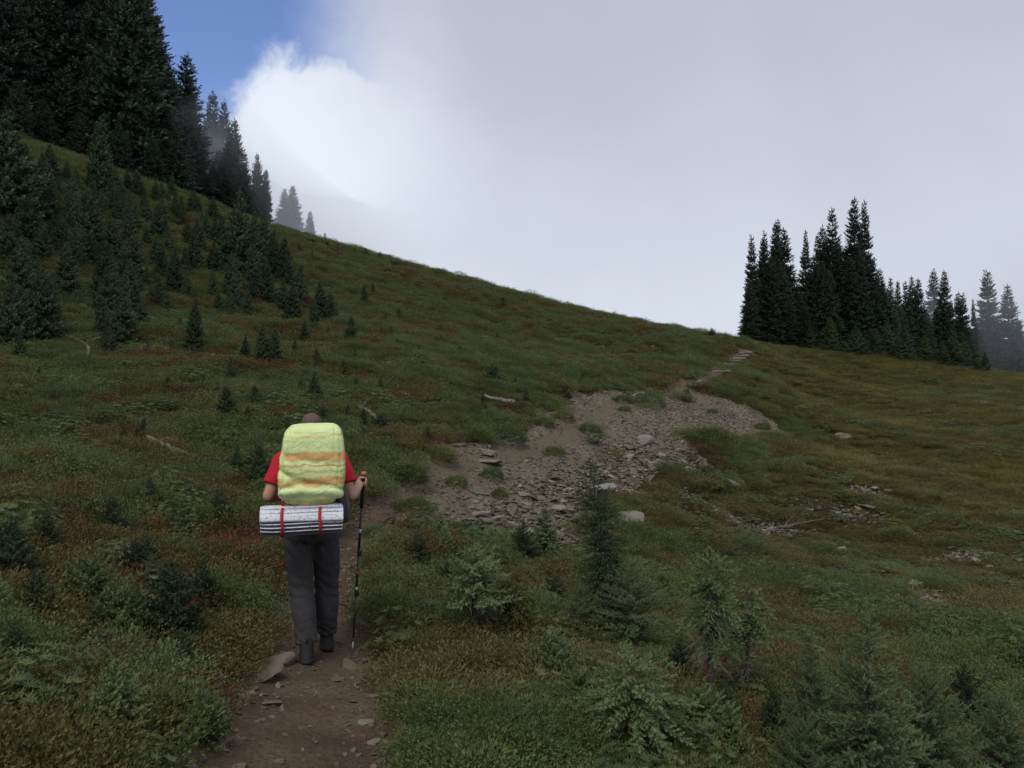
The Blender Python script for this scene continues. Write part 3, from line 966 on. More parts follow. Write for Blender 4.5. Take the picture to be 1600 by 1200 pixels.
def conifer(seed, h, rad, whorls, per, tw, step, tmpls, leafmat, prof=0.9, live=0.04, e_low=-0.15, e_top=0.55, droop=0.25, tip=0.15,
            lean=(0, 0), wig=0.0, trunk_r=None, top_hook=None, dead=0, jag=0.22, twig_spread=0.85, bare_top=0.0, mid_gap=0.0, limbs=True, lay=0.6):
    """returns (trunk mesh, crown mesh, dead branch mesh or None); the crown is built of separate sprays along every branch"""
    r = np.random.default_rng(seed)
    tb, cb, db = MB(), MB(), MB()
    trunk_r = trunk_r or h * 0.018 + 0.008
    ts = np.linspace(0, 1, 12)
    ph = r.uniform(0, 6.28)

    def ax(t):
        t = np.asarray(t, float)
        x = lean[0] * t * t * h + wig * h * (np.sin(t * 5 + ph) - math.sin(ph)) * 0.5
        y = lean[1] * t * t * h + wig * h * (np.cos(t * 4 + ph) - math.cos(ph)) * 0.5
        z = t * h
        if top_hook is not None:
            k = np.clip((t - 0.88) / 0.12, 0, 1) ** 2
            x = x + top_hook[0] * k * h; y = y + top_hook[1] * k * h; z = z - k * top_hook[2] * h
        return np.stack([x, y, z], -1)
    A = ax(ts); A[0, 2] -= 0.12
    tb.tube(A, trunk_r * (1 - ts) ** 0.85 + 0.002, 7)
    OO, DD, UU, LL, TT = [], [], [], [], []
    for i in range(whorls):
        t = live + (0.985 - live) * max(0.0, (i + r.uniform(-0.3, 0.3)) / whorls) ** 0.92
        t = min(max(t, 0.01), 0.985)
        fr = (1 - t) / (1 - live)
        L0 = rad * (fr ** prof) + 0.035 * h * 0.35
        if mid_gap and r.uniform() < mid_gap:
            continue
        nb = max(3, int(per * (0.6 + 0.4 * fr)))
        a0 = r.uniform(0, 6.28)
        for j in range(nb):
            a = a0 + 6.283 * j / nb + r.normal(0, 0.25)
            L = L0 * r.uniform(1 - jag, 1 + jag)
            if r.uniform() < 0.06:
                L *= 0.4
            if L < tw * 0.35:
                L = tw * 0.35
            tj = min(0.99, t + r.normal(0, 0.35 / whorls))
            c = ax(tj)
            e = e_low + (e_top - e_low) * (1 - fr) ** 1.5 + r.normal(0, 0.08)
            hd = np.array([math.cos(a), math.sin(a), 0])
            m = max(2, int(L / step))
            s = (np.arange(m) + r.uniform(0, 1, m)) / m
            s = np.sort(s)
            s = np.clip(0.12 + 0.86 * s, 0, 1)
            rr_ = s * L * math.cos(e)
            zz = L * (s * math.sin(e) - droop * s ** 2 * fr + tip * s ** 4)
            Pp = c + rr_[:, None] * hd + np.c_[np.zeros(m), np.zeros(m), zz]
            dz = (math.sin(e) - 2 * droop * s * fr + 4 * tip * s ** 3)
            Tg = unit(hd[None] * math.cos(e) + np.c_[np.zeros(m), np.zeros(m), dz])
            side = np.array([-hd[1], hd[0], 0])
            sg = np.where(np.arange(m) % 2 == 0, 1.0, -1.0)
            Dv = Tg + side[None] * (sg * twig_spread * r.uniform(0.6, 1.2, m))[:, None] + np.c_[np.zeros(m), np.zeros(m), r.normal(0.05, 0.18, m)]
            OO.append(Pp); DD.append(Dv); UU.append(np.tile([0, 0, 1.0], (m, 1)) + hd * 0.2 + r.normal(0, 0.15, (m, 3)))
            LL.append(tw * (1.15 - 0.55 * s) * r.uniform(0.75, 1.2, m) * min(1, 0.45 + fr))
            TT.append(np.clip(r.normal(0.28, 0.14) + 0.45 * s + r.uniform(-0.12, 0.12, m), 0, 1))
            # sprays standing off the flat of the branch
            up_ = r.uniform(size=m) < lay
            if up_.any():
                ku = int(up_.sum())
                OO.append(Pp[up_]); DD.append(Tg[up_] * 0.8 + side[None] * r.normal(0, 0.35, (ku, 1)) + np.c_[np.zeros(ku), np.zeros(ku), r.choice([-0.75, 0.6, 0.8, 0.9], ku)])
                UU.append(r.normal(0, 1, (ku, 3))); LL.append(tw * r.uniform(0.55, 0.95, ku) * min(1, 0.45 + fr))
                TT.append(np.clip(r.normal(0.4, 0.16, ku), 0, 1))
            # tip spray
            OO.append(Pp[-1:]); DD.append(Tg[-1:]); UU.append(np.array([[0, 0, 1.0]])); LL.append(np.array([tw * 0.9 * min(1, 0.45 + fr)])); TT.append(np.array([0.75]))
            if limbs:
                tb.tube([c, Pp[m // 2], Pp[-1]], [trunk_r * 0.28 * fr + 0.002, trunk_r * 0.18 * fr + 0.0015, 0.0012], 3, None, False)
    # leader
    nl = 5
    tl = np.linspace(0.93, 0.995, nl)
    OO.append(ax(tl)); DD.append(np.tile([0, 0, 1.0], (nl, 1)) + r.normal(0, 0.3, (nl, 3))); UU.append(r.normal(0, 1, (nl, 3)))
    LL.append(np.full(nl, tw * 0.6)); TT.append(np.full(nl, 0.7))
    stamp(cb, r, tmpls, np.concatenate(OO), np.concatenate(DD), np.concatenate(UU), np.concatenate(LL), np.concatenate(TT))
    for i in range(dead):
        t = r.uniform(0.30 if live > 0.3 else 0.1, max(live, 0.15) + 0.12)
        c = ax(t); a = r.uniform(0, 6.28); L = rad * r.uniform(0.5, 1.0)
        hd = np.array([math.cos(a), math.sin(a), 0])
        q = [c + hd * L * s + np.array([0, 0, -L * 0.55 * s ** 1.5 + 0.1 * L * s]) + r.normal(0, 0.012, 3) * (s > 0) for s in np.linspace(0, 1, 5)]
        db.tube(q, np.linspace(0.006, 0.0015, 5), 4, None, False)
        for k in range(4):
            b = q[1 + k % 4]
            db.tube([b, b + unit(r.normal(0, 1, 3) + hd * 0.6 - np.array([0, 0, 0.8])) * L * 0.3], [0.003, 0.001], 3, None, False)
    return (tb.mesh('trunk', [M['bark']], True), cb.mesh('crown', [leafmat]), db.mesh('dead_branches', [M['twigwood']]) if dead else None)


def plant(name, proto, loc, label, cat, group=None, rz=None, s=1.0, sx=None, tilt=(0, 0)):
    e = empty(name, (loc[0], loc[1], loc[2]))
    e.rotation_euler = (tilt[0], tilt[1], random.uniform(0, 6.28) if rz is None else rz)
    e.scale = (s if sx is None else sx, s if sx is None else sx, s)
    tag(e, label, cat, group)
    link('trunk', proto[0], e)
    link('crown', proto[1], e)
    if proto[2] is not None:
        tag(link('dead_branches', proto[2], e), kind='stuff')
    return e


far_fir = [conifer(200 + k, 14.0, [1.75, 1.5, 1.85, 1.4, 2.0, 1.65][k], 52, 9, 0.62, 0.13, T_FAR, M['fir_far'], prof=[0.95, 0.85, 1.0, 0.8, 0.95, 0.75][k],
                   live=[0.03, 0.02, 0.05, 0.03, 0.08, 0.03][k], e_low=-0.25, e_top=0.5, droop=0.3, tip=0.2, jag=0.3, mid_gap=0.05, wig=0.006) for k in range(6)]
tall_fir = [conifer(230 + k, 16.0, [2.6, 2.9, 2.3, 2.7][k], 50, 10, 0.75, 0.16, T_FAR, M['fir_far'], prof=[0.7, 0.8, 0.62, 0.75][k],
                    live=[0.05, 0.10, 0.16, 0.04][k], e_low=-0.3, e_top=0.45, droop=0.28, tip=0.22, jag=0.3, mid_gap=0.04, wig=0.008, dead=[0, 10, 14, 0][k]) for k in range(4)]
mid_fir = [conifer(260 + k, 2.6, [0.62, 0.72, 0.5, 0.8, 0.66, 0.56, 0.42][k], [24, 23, 26, 21, 24, 25, 28][k], 8, 0.20, 0.046, T_MID, M['fir_mid'], prof=[0.85, 0.95, 0.8, 0.7, 0.9, 1.0, 0.7][k],
                   e_low=-0.05, e_top=0.7, droop=0.16, tip=0.22, jag=0.28, wig=0.01, live=0.02) for k in range(7)]
shrub_fir = [conifer(280 + k, 1.1, [0.55, 0.62, 0.48][k], 14, 8, 0.15, 0.036, T_MID, M['fir_mid'], prof=0.62, e_low=0.1, e_top=0.9, droop=0.12, tip=0.25, jag=0.35, live=0.02) for k in range(3)]


def seen_height(px, py_base, py_top, d):
    return (py_base - py_top) / F * d


def tree_at(name, protos_, h0, px, pyb, pyt, label, cat='tree', group=None, k=None, widen=1.0, sink=0.05, dmin=1.2, depth=None):
    """a tree whose foot stands on the ground seen at (px, pyb) and whose tip reaches row pyt"""
    if depth is None:
        g = at(px, pyb, dmin)
    else:
        x = (px - 800) / F * depth
        g = np.array([x, depth, h1(x, depth)])
    d = g[1]
    gz_ = h1(g[0], g[1])
    top = CAMZ + (HORIZON - pyt) / F * d
    hh = max(0.15, top - gz_)
    p = protos_[random.randrange(len(protos_)) if k is None else k]
    s = hh / h0
    return plant(name, p, (g[0], g[1], gz_ - sink * min(1, hh)), label, cat, group, s=s, sx=s * widen * random.uniform(0.92, 1.1), tilt=(random.uniform(-.02, .02), random.uniform(-.02, .02)))


# --- clump on the saddle at the right
G1 = 'tall dark firs clumped on the rise at the right'
right_clump = [  # px, tip row, distance, proto, width factor, label
    (1177, 367, 59, 1, 1.0, 'leftmost narrow dark fir of the clump beside the saddle'),
    (1191, 371, 60, 3, 0.9, 'second fir from the left in the dark clump, thin and slightly shorter'),
    (1199, 361, 61, 1, 0.9, 'third fir from the left in the dark clump, with a thin spire'),
    (1211, 346, 60, 3, 0.95, 'left one of the twin tall spires in the left half of the clump'),
    (1218, 341, 62, 0, 0.9, 'right one of the twin tall spires in the left half of the clump'),
    (1231, 355, 61, 5, 1.0, 'fir just left of the notch that divides the dark clump'),
    (1260, 359, 60, 2, 0.8, 'fir just right of the notch that divides the dark clump'),
    (1280, 364, 62, 1, 0.95, 'short spire between the notch and the pointed middle fir'),
    (1291, 352, 62, 3, 1.0, 'fir leaning close against the left side of the pointed middle fir'),
    (1302, 324, 61, 0, 1.0, 'pointed middle fir of the dark clump with a sharp even top'),
    (1337, 309, 60, 5, 0.95, 'tallest fir of the dark clump with a blunt ragged top'),
    (1354, 313, 61, 2, 0.85, 'tall blunt fir at the right end of the dark clump'),
]
for px, pt, d, k, wd, lb in right_clump:
    tree_at('fir_tree', far_fir, 14.0, px, 545, pt, lb, 'tree', G1, k, wd * 0.85, depth=d)
for px, pt, d in [(1172, 440, 58), (1183, 420, 60), (1205, 400, 58.5), (1224, 410, 59), (1243, 430, 61), (1252, 455, 59), (1271, 400, 60), (1285, 410, 59), (1312, 380, 60), (1322, 385, 62), (1331, 400, 58),
                  (1345, 390, 58.5), (1364, 400, 60), (1375, 420, 62), (1384, 440, 61), (1296, 420, 57.5), (1238, 470, 58), (1262, 470, 57.5)]:
    tree_at('fir_tree', far_fir, 14.0, px, 545, pt, 'shorter dark fir filling the body of the clump on the rise', 'tree', G1, None, 1.25, depth=d)
G2 = 'smaller firs running down right from the dark clump'
for px, pt, d, wd, lb in [
    (1393, 433, 66, 0.8, 'thin fir right against the foot of the tall clump, leftmost of the smaller row'),
    (1405, 438, 68, 0.8, 'second thin spire right of the tall clump'),
    (1420, 439, 70, 0.9, 'thin fir in the small row, third from the tall clump'),
    (1429, 432, 72, 1.0, 'left fir of the close pair in the middle of the small row'),
    (1438, 435, 72, 1.0, 'right fir of the close pair in the middle of the small row'),
    (1459, 421, 125, 1.0, 'pale misty fir standing behind the small row'),
    (1476, 422, 76, 0.8, 'tallest dark fir of the small row, with a bent thin top'),
    (1487, 470, 75, 0.9, 'short fir just right of the tallest dark one in the small row'),
    (1498, 457, 78, 1.0, 'left one of the last two dark firs of the small row'),
    (1506, 458, 80, 1.0, 'right one of the last two dark firs of the small row'),
    (1525, 467, 92, 0.5, 'very thin grey spire left of the two misty firs'),
    (1546, 424, 118, 1.2, 'left one of the two broad misty firs at the right edge'),
    (1578, 446, 112, 1.2, 'right one of the two broad misty firs at the right edge')]:
    tree_at('fir_tree', far_fir, 14.0, px, 560, pt, lb, 'tree', G2, None, wd, depth=d)
for px, pt, d in [(1399, 480, 66), (1413, 485, 68), (1445, 480, 73), (1453, 490, 74), (1466, 480, 77), (1515, 510, 84), (1532, 510, 100), (1560, 500, 108), (1595, 500, 105)]:
    tree_at('fir_tree', far_fir, 14.0, px, 560, pt, 'short dark fir standing between the taller ones of the small row', 'tree', G2, None, 1.3, depth=d)
G3 = 'young firs along the foot of the dark clump'
for i in range(26):
    px = 1255 + i * 11.5 + random.uniform(-5, 5)
    d = random.uniform(54.5, 58)
    x = (px - 800) / F * d
    s = random.uniform(0.5, 1.0)
    plant('fir_sapling', mid_fir[random.randrange(7)] if i % 3 else shrub_fir[random.randrange(3)], (x, d, h1(x, d) - 0.1), 'low young fir in the fringe at the foot of the dark clump', 'sapling', G3, s=s, sx=s * 1.3)

# --- forest at the upper left
G4 = 'big dark firs of the forest at upper left'
forest = [  # px, base row on the ground, distance, tip row, proto, width, label
    (22, 62, -150, 0, 1.1, None), (50, 60, -120, 2, 1.0, 'big dark fir with bare pale lower trunk at the upper left edge'), (78, 63, -150, 1, 1.1, None),
    (108, 60, -100, 2, 1.1, None), (135, 66, -130, 0, 1.1, None), (162, 58, -60, 3, 1.2, None), (186, 62, -110, 0, 1.1, None),
    (206, 56, -70, 3, 1.2, 'big dark fir whose steep right edge stands against the blue sky'), (232, 58, 20, 0, 1.1, 'dark fir nestled against the right flank of the biggest one'),
    (0, 52, -60, 1, 1.0, None), (-30, 58, -100, 0, 1.1, None), (95, 72, -160, 3, 1.2, None), (150, 76, -120, 3, 1.2, None), (30, 78, -190, 3, 1.2, None), (200, 76, -60, 3, 1.2, None),
    (283, 62, 78, 3, 0.95, 'dark fir with a sharp tip against the blue sky right of the biggest firs'),
    (262, 60, 110, 0, 1.0, None), (300, 66, 180, 3, 1.1, None),
    (328, 92, 140, 0, 0.8, 'misty fir with a bent blunt top behind the dark ones'), (347, 94, 152, 3, 0.7, 'misty fir with a thin top right beside the bent one'), (318, 88, 200, 3, 1.0, None),
    (364, 66, 182, 3, 0.85, 'dark fir with twin thin spires at the right end of the forest'), (352, 64, 225, 0, 1.0, None), (378, 66, 235, 0, 0.9, None), (340, 70, 230, 3, 1.1, None), (330, 64, 250, 1, 1.0, None),
    (401, 76, 237, 1, 0.7, 'slim fir with a thin bare spire near the ridge line'), (412, 74, 262, 2, 0.6, 'ragged half bare fir leaning right near the ridge line'), (395, 70, 290, 3, 0.9, None)]
for px, d, pt, k, wd, lb in forest:
    tree_at('fir_tree', tall_fir, 16.0, px, 300, pt, lb or 'big dark fir inside the dense forest at the upper left', 'tree', G4, k, wd, depth=d)
for px, d, pt in [(60, 50, 150), (120, 53, 170), (180, 51, 190), (235, 52, 210), (270, 54, 200), (90, 54, 100), (215, 54, 130), (255, 56, 160), (150, 55, 90), (20, 48, 120)]:
    tree_at('fir_tree', tall_fir, 16.0, px, 300, pt, 'shorter fir at the lower edge of the dense forest', 'tree', G4, (0, 3)[px % 2], 1.5, depth=d)
for px, pt, d, lb in [(441, 293, 170, 'left one of the misty pair of firs on the ridge line'), (453, 288, 172, 'right one of the misty pair of firs on the ridge line'),
                      (481, 328, 178, 'small pale misty fir alone right of the pair on the ridge line'), (506, 362, 150, 'tiny misty fir tip showing over the ridge line')]:
    tree_at('fir_tree', far_fir, 14.0, px, 375, pt, lb, 'tree', 'misty firs beyond the ridge', None, 1.5, depth=d)

# --- young firs on the left slope
G5 = 'young firs scattered over the left slope'
named_saplings = [  # px, base row, tip row, proto, widen, label
    (150, 305, 178, 6, 0.9, 'slender lone fir standing in front of the dark forest'),
    (5, 345, 170, 1, 1.2, 'dark fir cut by the left edge below the forest'),
    (372, 432, 295, 1, 1.0, 'tall dark young fir right of the slope, highest of its group'),
    (303, 548, 463, 2, 0.9, 'narrow fir standing alone in the open above the hiker'),
    (548, 545, 490, 3, 0.8, 'rounded dark young fir alone on the open slope right of the others'),
    (405, 772, 688, 3, 1.1, 'dense dark young fir right behind the hiker at left'),
    (247, 482, 427, 1, 0.9, 'small grey green fir left of the narrow lone one'),
    (340, 490, 447, 1, 0.8, 'small pale tipped fir above the narrow lone one'),
    (410, 575, 503, 0, 1.0, 'middle fir of the small cluster left above the hiker'),
    (430, 578, 510, 4, 1.0, 'right fir of the small cluster left above the hiker'),
    (383, 568, 522, 5, 1.0, 'left fir of the small cluster left above the hiker'),
    (492, 640, 577, 1, 1.0, 'bushy young fir directly above the hiker head'),
    (495, 577, 541, 1, 1.1, 'small fir above the bushy one over the hiker'),
    (320, 620, 586, 3, 0.9, 'small bluish round fir in the open left of the hiker'),
    (355, 658, 600, 3, 1.0, 'dark spreading young fir left of the hiker head'),
    (263, 613, 587, 3, 0.9, 'tiny fir in reddish heath at left'),
    (536, 583, 560, 3, 1.0, 'tiny fir below the rounded dark one'),
    (557, 608, 588, 3, 1.0, 'tiny fir right above the hiker pack'),
    (543, 657, 630, 3, 1.1, 'tiny dark fir just right of the hiker head'),
    (568, 478, 442, 0, 0.9, 'left of two small firs high on the open slope'),
    (582, 466, 437, 2, 0.9, 'right of two small firs high on the open slope'),
    (623, 504, 480, 3, 0.9, 'small dark fir far out on the open slope'),
    (486, 410, 389, 3, 0.9, 'small round fir just below the ridge line'),
    (466, 393, 376, 3, 0.9, 'tiny round fir touching the ridge line'),
    (670, 693, 665, 3, 1.0, 'small bluish fir at the left edge of the bare gravel'),
    (822, 634, 604, 2, 1.2, 'narrow small fir above the gravel beside the pale log'),
    (887, 622, 600, 3, 0.9, 'tiny fir at the top edge of the bare gravel'),
    (850, 645, 628, 3, 1.1, 'low dark fir at the gravel edge between the two others'),
    (685, 622, 599, 3, 0.8, 'tiny fir on the slope above the gravel'),
    (805, 608, 588, 3, 0.9, 'tiny fir on the slope above the pale log'),
]
for px, pb, pt, k, wd, lb in named_saplings:
    tree_at('fir_sapling', mid_fir, 2.6, px, pb, pt, lb, 'sapling', G5, k, wd)
SAP = []
for px, pb, hpx in [(75, 352, 72), (107, 348, 75), (135, 392, 92), (200, 388, 62), (206, 440, 70), (300, 425, 60), (333, 432, 55), (270, 458, 70), (395, 462, 78), (430, 442, 66), (445, 452, 80),
                    (470, 482, 70), (500, 502, 62), (490, 522, 55), (250, 345, 40), (280, 340, 36), (225, 350, 45), (320, 370, 40), (345, 385, 50), (310, 395, 44), (60, 420, 75), (30, 470, 90), (100, 470, 85),
                    (160, 470, 85), (200, 490, 75), (140, 545, 95), (60, 535, 105), (18, 545, 100), (190, 545, 85), (100, 545, 60), (220, 520, 50), (360, 470, 75), (330, 470, 50), (415, 480, 70), (385, 500, 50),
                    (455, 505, 62), (475, 540, 40), (440, 490, 55), (290, 470, 45), (240, 420, 55), (170, 410, 70), (120, 420, 70), (40, 385, 80), (10, 420, 85), (350, 425, 60), (410, 400, 70), (425, 420, 60),
                    (395, 380, 50), (360, 592, 34), (370, 745, 50), (60, 600, 25), (10, 610, 30), (215, 700, 30), (195, 700, 32), (225, 690, 35), (147, 655, 20), (505, 665, 30), (470, 620, 30), (515, 500, 45), (460, 560, 30),
                    (280, 520, 25), (230, 560, 28), (180, 350, 50), (40, 340, 60), (90, 400, 60), (255, 380, 45), (290, 385, 40), (375, 350, 36), (265, 310, 40), (240, 318, 40), (215, 310, 34), (300, 330, 36), (330, 345, 40)]:
    SAP.append((px, pb, hpx * (1.12 if px < 230 and pb > 430 else 1.05)))
SAP = [q for q in SAP if not (60 < q[0] < 150 and q[1] > 518)]
while len(SAP) < 105:
    px, pb = random.uniform(-40, 520), random.uniform(330, 575)
    if 60 < px < 150 and pb > 518: continue
    if pb < 300 + 0.06 * px or px > 330 + (pb - 330) * 0.85 or (px > 210 and pb > 500): continue
    SAP.append((px, pb, random.uniform(38, 78) * (0.75 + 0.25 * (pb - 300) / 250)))


for i in range(26):
    px = random.uniform(35, 350)
    SAP.append((px, 262 + 0.19 * px + random.uniform(-6, 34), random.uniform(22, 48)))
for i in range(36):
    px = random.uniform(-20, 430)
    pb = random.uniform(275 + 0.2 * px, 520 + 0.02 * px)
    if 60 < px < 150 and pb > 515 or px > 340 and pb < 395: continue
    SAP.append((px, pb, random.uniform(30, 75)))


def zone(px, pb):
    """where on the slope a young fir stands, in words"""
    v = 'just under the dark forest' if pb < 360 else ('high on the wooded slope' if pb < 440 else ('low on the wooded slope' if pb < 530 else 'at the bottom edge of the wooded slope'))
    h = 'at the far left' if px < 70 else ('left of the middle' if px < 200 else ('in the middle' if px < 330 else 'towards the open ridge'))
    if pb > 580: return 'low young fir alone in the heath left of the hiker'
    return 'young fir %s, %s' % (v, h)


for px, pb, hpx in SAP:
    tree_at('fir_sapling', mid_fir, 2.6, px, pb, pb - hpx, zone(px, pb), 'sapling', G5, None, 1.12 if px < 230 and pb > 430 else 1.0)
for px, pb, hpx in [(510, 386, 12), (527, 388, 10), (553, 396, 10), (570, 399, 12), (592, 405, 12), (1113, 527, 14), (1134, 531, 9), (1150, 534, 7)]:
    tree_at('fir_sapling', shrub_fir, 1.1, px, pb + 3, pb - hpx, 'tiny fir silhouetted on the ridge line against the fog', 'sapling', 'tiny firs on the ridge line', None, 0.9)

# --- saplings near the camera
def near(seed, h, rad, wh, per, mat, tm_, **kw):
    wh = int(wh * 1.6); kw.setdefault('lay', 0.8)
    tw = kw.pop('tw', 0.085); step = kw.pop('step', 0.026)
    return conifer(seed, h, rad, wh, per, tw, step, tm_, M[mat], **kw)


NEAR = {
    'fluffy': near(301, 1.0, 0.36, 9, 6, 'fir_pale', T_NEAR, prof=0.55, live=0.42, e_low=-0.1, e_top=0.6, droop=0.15, tip=0.2, trunk_r=0.022, dead=6),
    'droopy': near(302, 0.95, 0.34, 11, 6, 'fir_yellow', T_NEAR, prof=0.75, live=0.34, e_low=-0.75, e_top=0.25, droop=0.25, tip=0.05, trunk_r=0.022, dead=6, tw=0.07),
    'hooked': near(303, 2.3, 0.33, 34, 6, 'hemlock_dark', T_SOFT, prof=0.5, live=0.03, e_low=-0.1, e_top=0.1, droop=0.35, tip=0.1, trunk_r=0.035, lean=(-0.13, 0.0), top_hook=(0.035, -0.02, 0.04), jag=0.35, tw=0.10, step=0.03),
    'hemlock': near(304, 1.3, 0.62, 14, 7, 'hemlock', T_SOFT, prof=0.55, live=0.02, e_low=0.15, e_top=0.6, droop=0.25, tip=0.1, trunk_r=0.025, tw=0.10, step=0.03),
    'slim': near(305, 0.9, 0.13, 16, 5, 'fir_near', T_NEAR, prof=0.45, live=0.08, e_low=0.1, e_top=0.6, droop=0.1, tip=0.1, trunk_r=0.014),
    'young': near(306, 0.9, 0.34, 12, 7, 'fir_pale', T_NEAR, prof=0.8, live=0.05, e_low=0.1, e_top=0.8, droop=0.12, tip=0.2, trunk_r=0.018),
    'bush': near(307, 0.55, 0.36, 8, 7, 'fir_near', T_NEAR, prof=0.45, live=0.08, e_low=0.15, e_top=0.9, droop=0.1, tip=0.2, trunk_r=0.016),
    'umbrella': near(308, 0.75, 0.42, 7, 8, 'fir_pale', T_NEAR, prof=0.42, live=0.5, e_low=-0.35, e_top=0.35, droop=0.2, tip=0.1, trunk_r=0.018, wig=0.05, dead=5, tw=0.075, step=0.024),
    'ragged': near(309, 1.35, 0.24, 7, 6, 'fir_pale', T_NEAR, prof=0.3, live=0.60, e_low=-0.7, e_top=0.7, droop=0.25, tip=0.0, trunk_r=0.032, dead=56),
    'ragged_short': near(310, 1.1, 0.21, 6, 6, 'fir_pale', T_NEAR, prof=0.3, live=0.62, e_low=-0.6, e_top=0.7, droop=0.25, tip=0.0, trunk_r=0.028, dead=42),
    'leader': near(311, 1.75, 0.62, 20, 7, 'hemlock', T_SOFT, prof=0.95, live=0.03, e_low=0.05, e_top=0.7, droop=0.2, tip=0.12, trunk_r=0.03, tw=0.11, step=0.03),
    'spread': near(312, 1.2, 0.66, 13, 8, 'hemlock', T_SOFT, prof=0.5, live=0.02, e_low=0.2, e_top=0.8, droop=0.18, tip=0.12, trunk_r=0.025, tw=0.11, step=0.03),
    'dull': near(313, 1.0, 0.42, 12, 7, 'fir_mid', T_NEAR, prof=0.75, live=0.05, e_low=0.05, e_top=0.7, droop=0.15, tip=0.2, trunk_r=0.02),
}
H0 = {'fluffy': 1.0, 'droopy': 0.95, 'hooked': 2.3, 'hemlock': 1.3, 'slim': 0.9, 'young': 0.9, 'bush': 0.55, 'umbrella': 0.75, 'ragged': 1.35, 'ragged_short': 1.1, 'leader': 1.75, 'spread': 1.2, 'dull': 1.0}
G6 = 'small conifers close to the camera'
for px, pb, pt, k, wd, lb, rz in [
    (742, 1000, 848, 'fluffy', 1.1, 'fluffy fir sapling with bare lower trunk right of the hiker pole', None),
    (799, 1003, 866, 'droopy', 1.1, 'yellowish drooping fir sapling with a grey trunk beside the fluffy one', None),
    (955, 1012, 702, 'hooked', 1.0, 'tall dark hemlock with its tip bent over in front of the scree', 0.0),
    (985, 1030, 868, 'hemlock', 1.0, 'broad soft hemlock growing against the tall bent one', None),
    (905, 1012, 905, 'hemlock', 0.9, 'low dark hemlock left of the tall bent one', None),
    (688, 868, 795, 'young', 0.9, 'small dark fir at the lower edge of the scree', None),
    (655, 882, 830, 'dull', 1.1, 'broad dull fir right of the hiker pole below the scree', None),
    (818, 885, 812, 'dull', 1.0, 'pointed dark fir below the middle of the scree', None),
    (853, 885, 790, 'slim', 1.4, 'skinny dark fir left of the tall bent hemlock', None),
    (715, 930, 850, 'dull', 1.0, 'dark fir standing behind the fluffy sapling', None),
    (985, 1175, 1018, 'umbrella', 1.15, 'umbrella shaped fir sapling on a crooked pale stem in the foreground', None),
    (905, 1110, 1040, 'bush', 0.9, 'low pale green fir left of the umbrella shaped one', None),
    (860, 1070, 985, 'bush', 0.9, 'small yellow green fir bush below the drooping sapling', None),
    (1108, 1112, 858, 'ragged', 1.0, 'ragged fir with a tufted top and hanging dead twigs, taller of two', None),
    (1165, 1098, 910, 'ragged_short', 1.0, 'ragged fir with a tufted top and hanging dead twigs, shorter of two', None),
    (1350, 1290, 950, 'leader', 1.05, 'large foreground hemlock with an upright leader at lower right', None),
    (1262, 1245, 975, 'leader', 0.75, 'soft hemlock leaning against the large one on its left', None),
    (1440, 1245, 1040, 'spread', 0.8, 'broad hemlock right of the large foreground one', None),
    (1555, 1225, 1075, 'spread', 0.8, 'low hemlock in the bottom right corner', None),
    (1250, 1265, 1110, 'spread', 0.7, 'low hemlock cut by the bottom edge left of the large one', None),
    (1500, 1150, 1030, 'dull', 0.9, 'dark fir behind the hemlocks at lower right', None),
    (1135, 1200, 1085, 'young', 0.9, 'small fir with pale tips below the ragged pair', None),
    (1205, 1170, 1060, 'dull', 0.8, 'small dark fir between the ragged pair and the large hemlock', None),
    (1060, 1080, 990, 'dull', 0.9, 'dark small fir left of the ragged pair', None),
    (1120, 960, 905, 'young', 0.9, 'small fir half hidden behind the ragged pair', None),
    (270, 1010, 870, 'dull', 1.2, 'broad blurred fir left of the hiker legs', None),
    (150, 955, 868, 'young', 1.1, 'bluish fir sapling at left below the meadow', None),
    (195, 995, 915, 'bush', 1.0, 'low bluish fir between the two broader ones at left', None),
    (90, 1160, 1066, 'bush', 0.75, 'yellow green fir clump in the lower left corner', None),
    (20, 920, 800, 'dull', 1.1, 'dark fir at the left edge in front of the slope', None),
    (62, 985, 880, 'dull', 1.0, 'dark low fir near the left edge', None),
    (235, 802, 740, 'dull', 1.0, 'dull fir sapling left of the hiker under the fallen log', None),
    (113, 770, 702, 'slim', 1.5, 'skinny dark fir sapling at left', None),
    (320, 960, 870, 'dull', 0.8, 'dark sapling close left of the hiker legs', None),
    (290, 852, 775, 'slim', 1.5, 'slim dark sapling left of the sleeping pad', None),
    (345, 818, 760, 'dull', 1.0, 'dark bushy sapling left of the hiker elbow', None),
    (30, 1060, 960, 'dull', 0.9, 'dark low fir in the left foreground', None),
    (330, 1150, 1075, 'bush', 0.7, 'low green sapling beside the path edge in front', None)]:
    x, d, _z = at(px, pb)
    z = h1(x, d)
    top = CAMZ + (HORIZON - pt) / F * d
    s = max(0.3, (top - z) / H0[k])
    sx = wd * (s if s < 1.25 else 0.5 * (s + 1.25))
    plant('hemlock_sapling' if k in ('hooked', 'hemlock', 'leader', 'spread') else 'fir_sapling', NEAR[k], (x, d, z - 0.03), lb, 'sapling', G6, s=s, sx=sx, rz=rz)

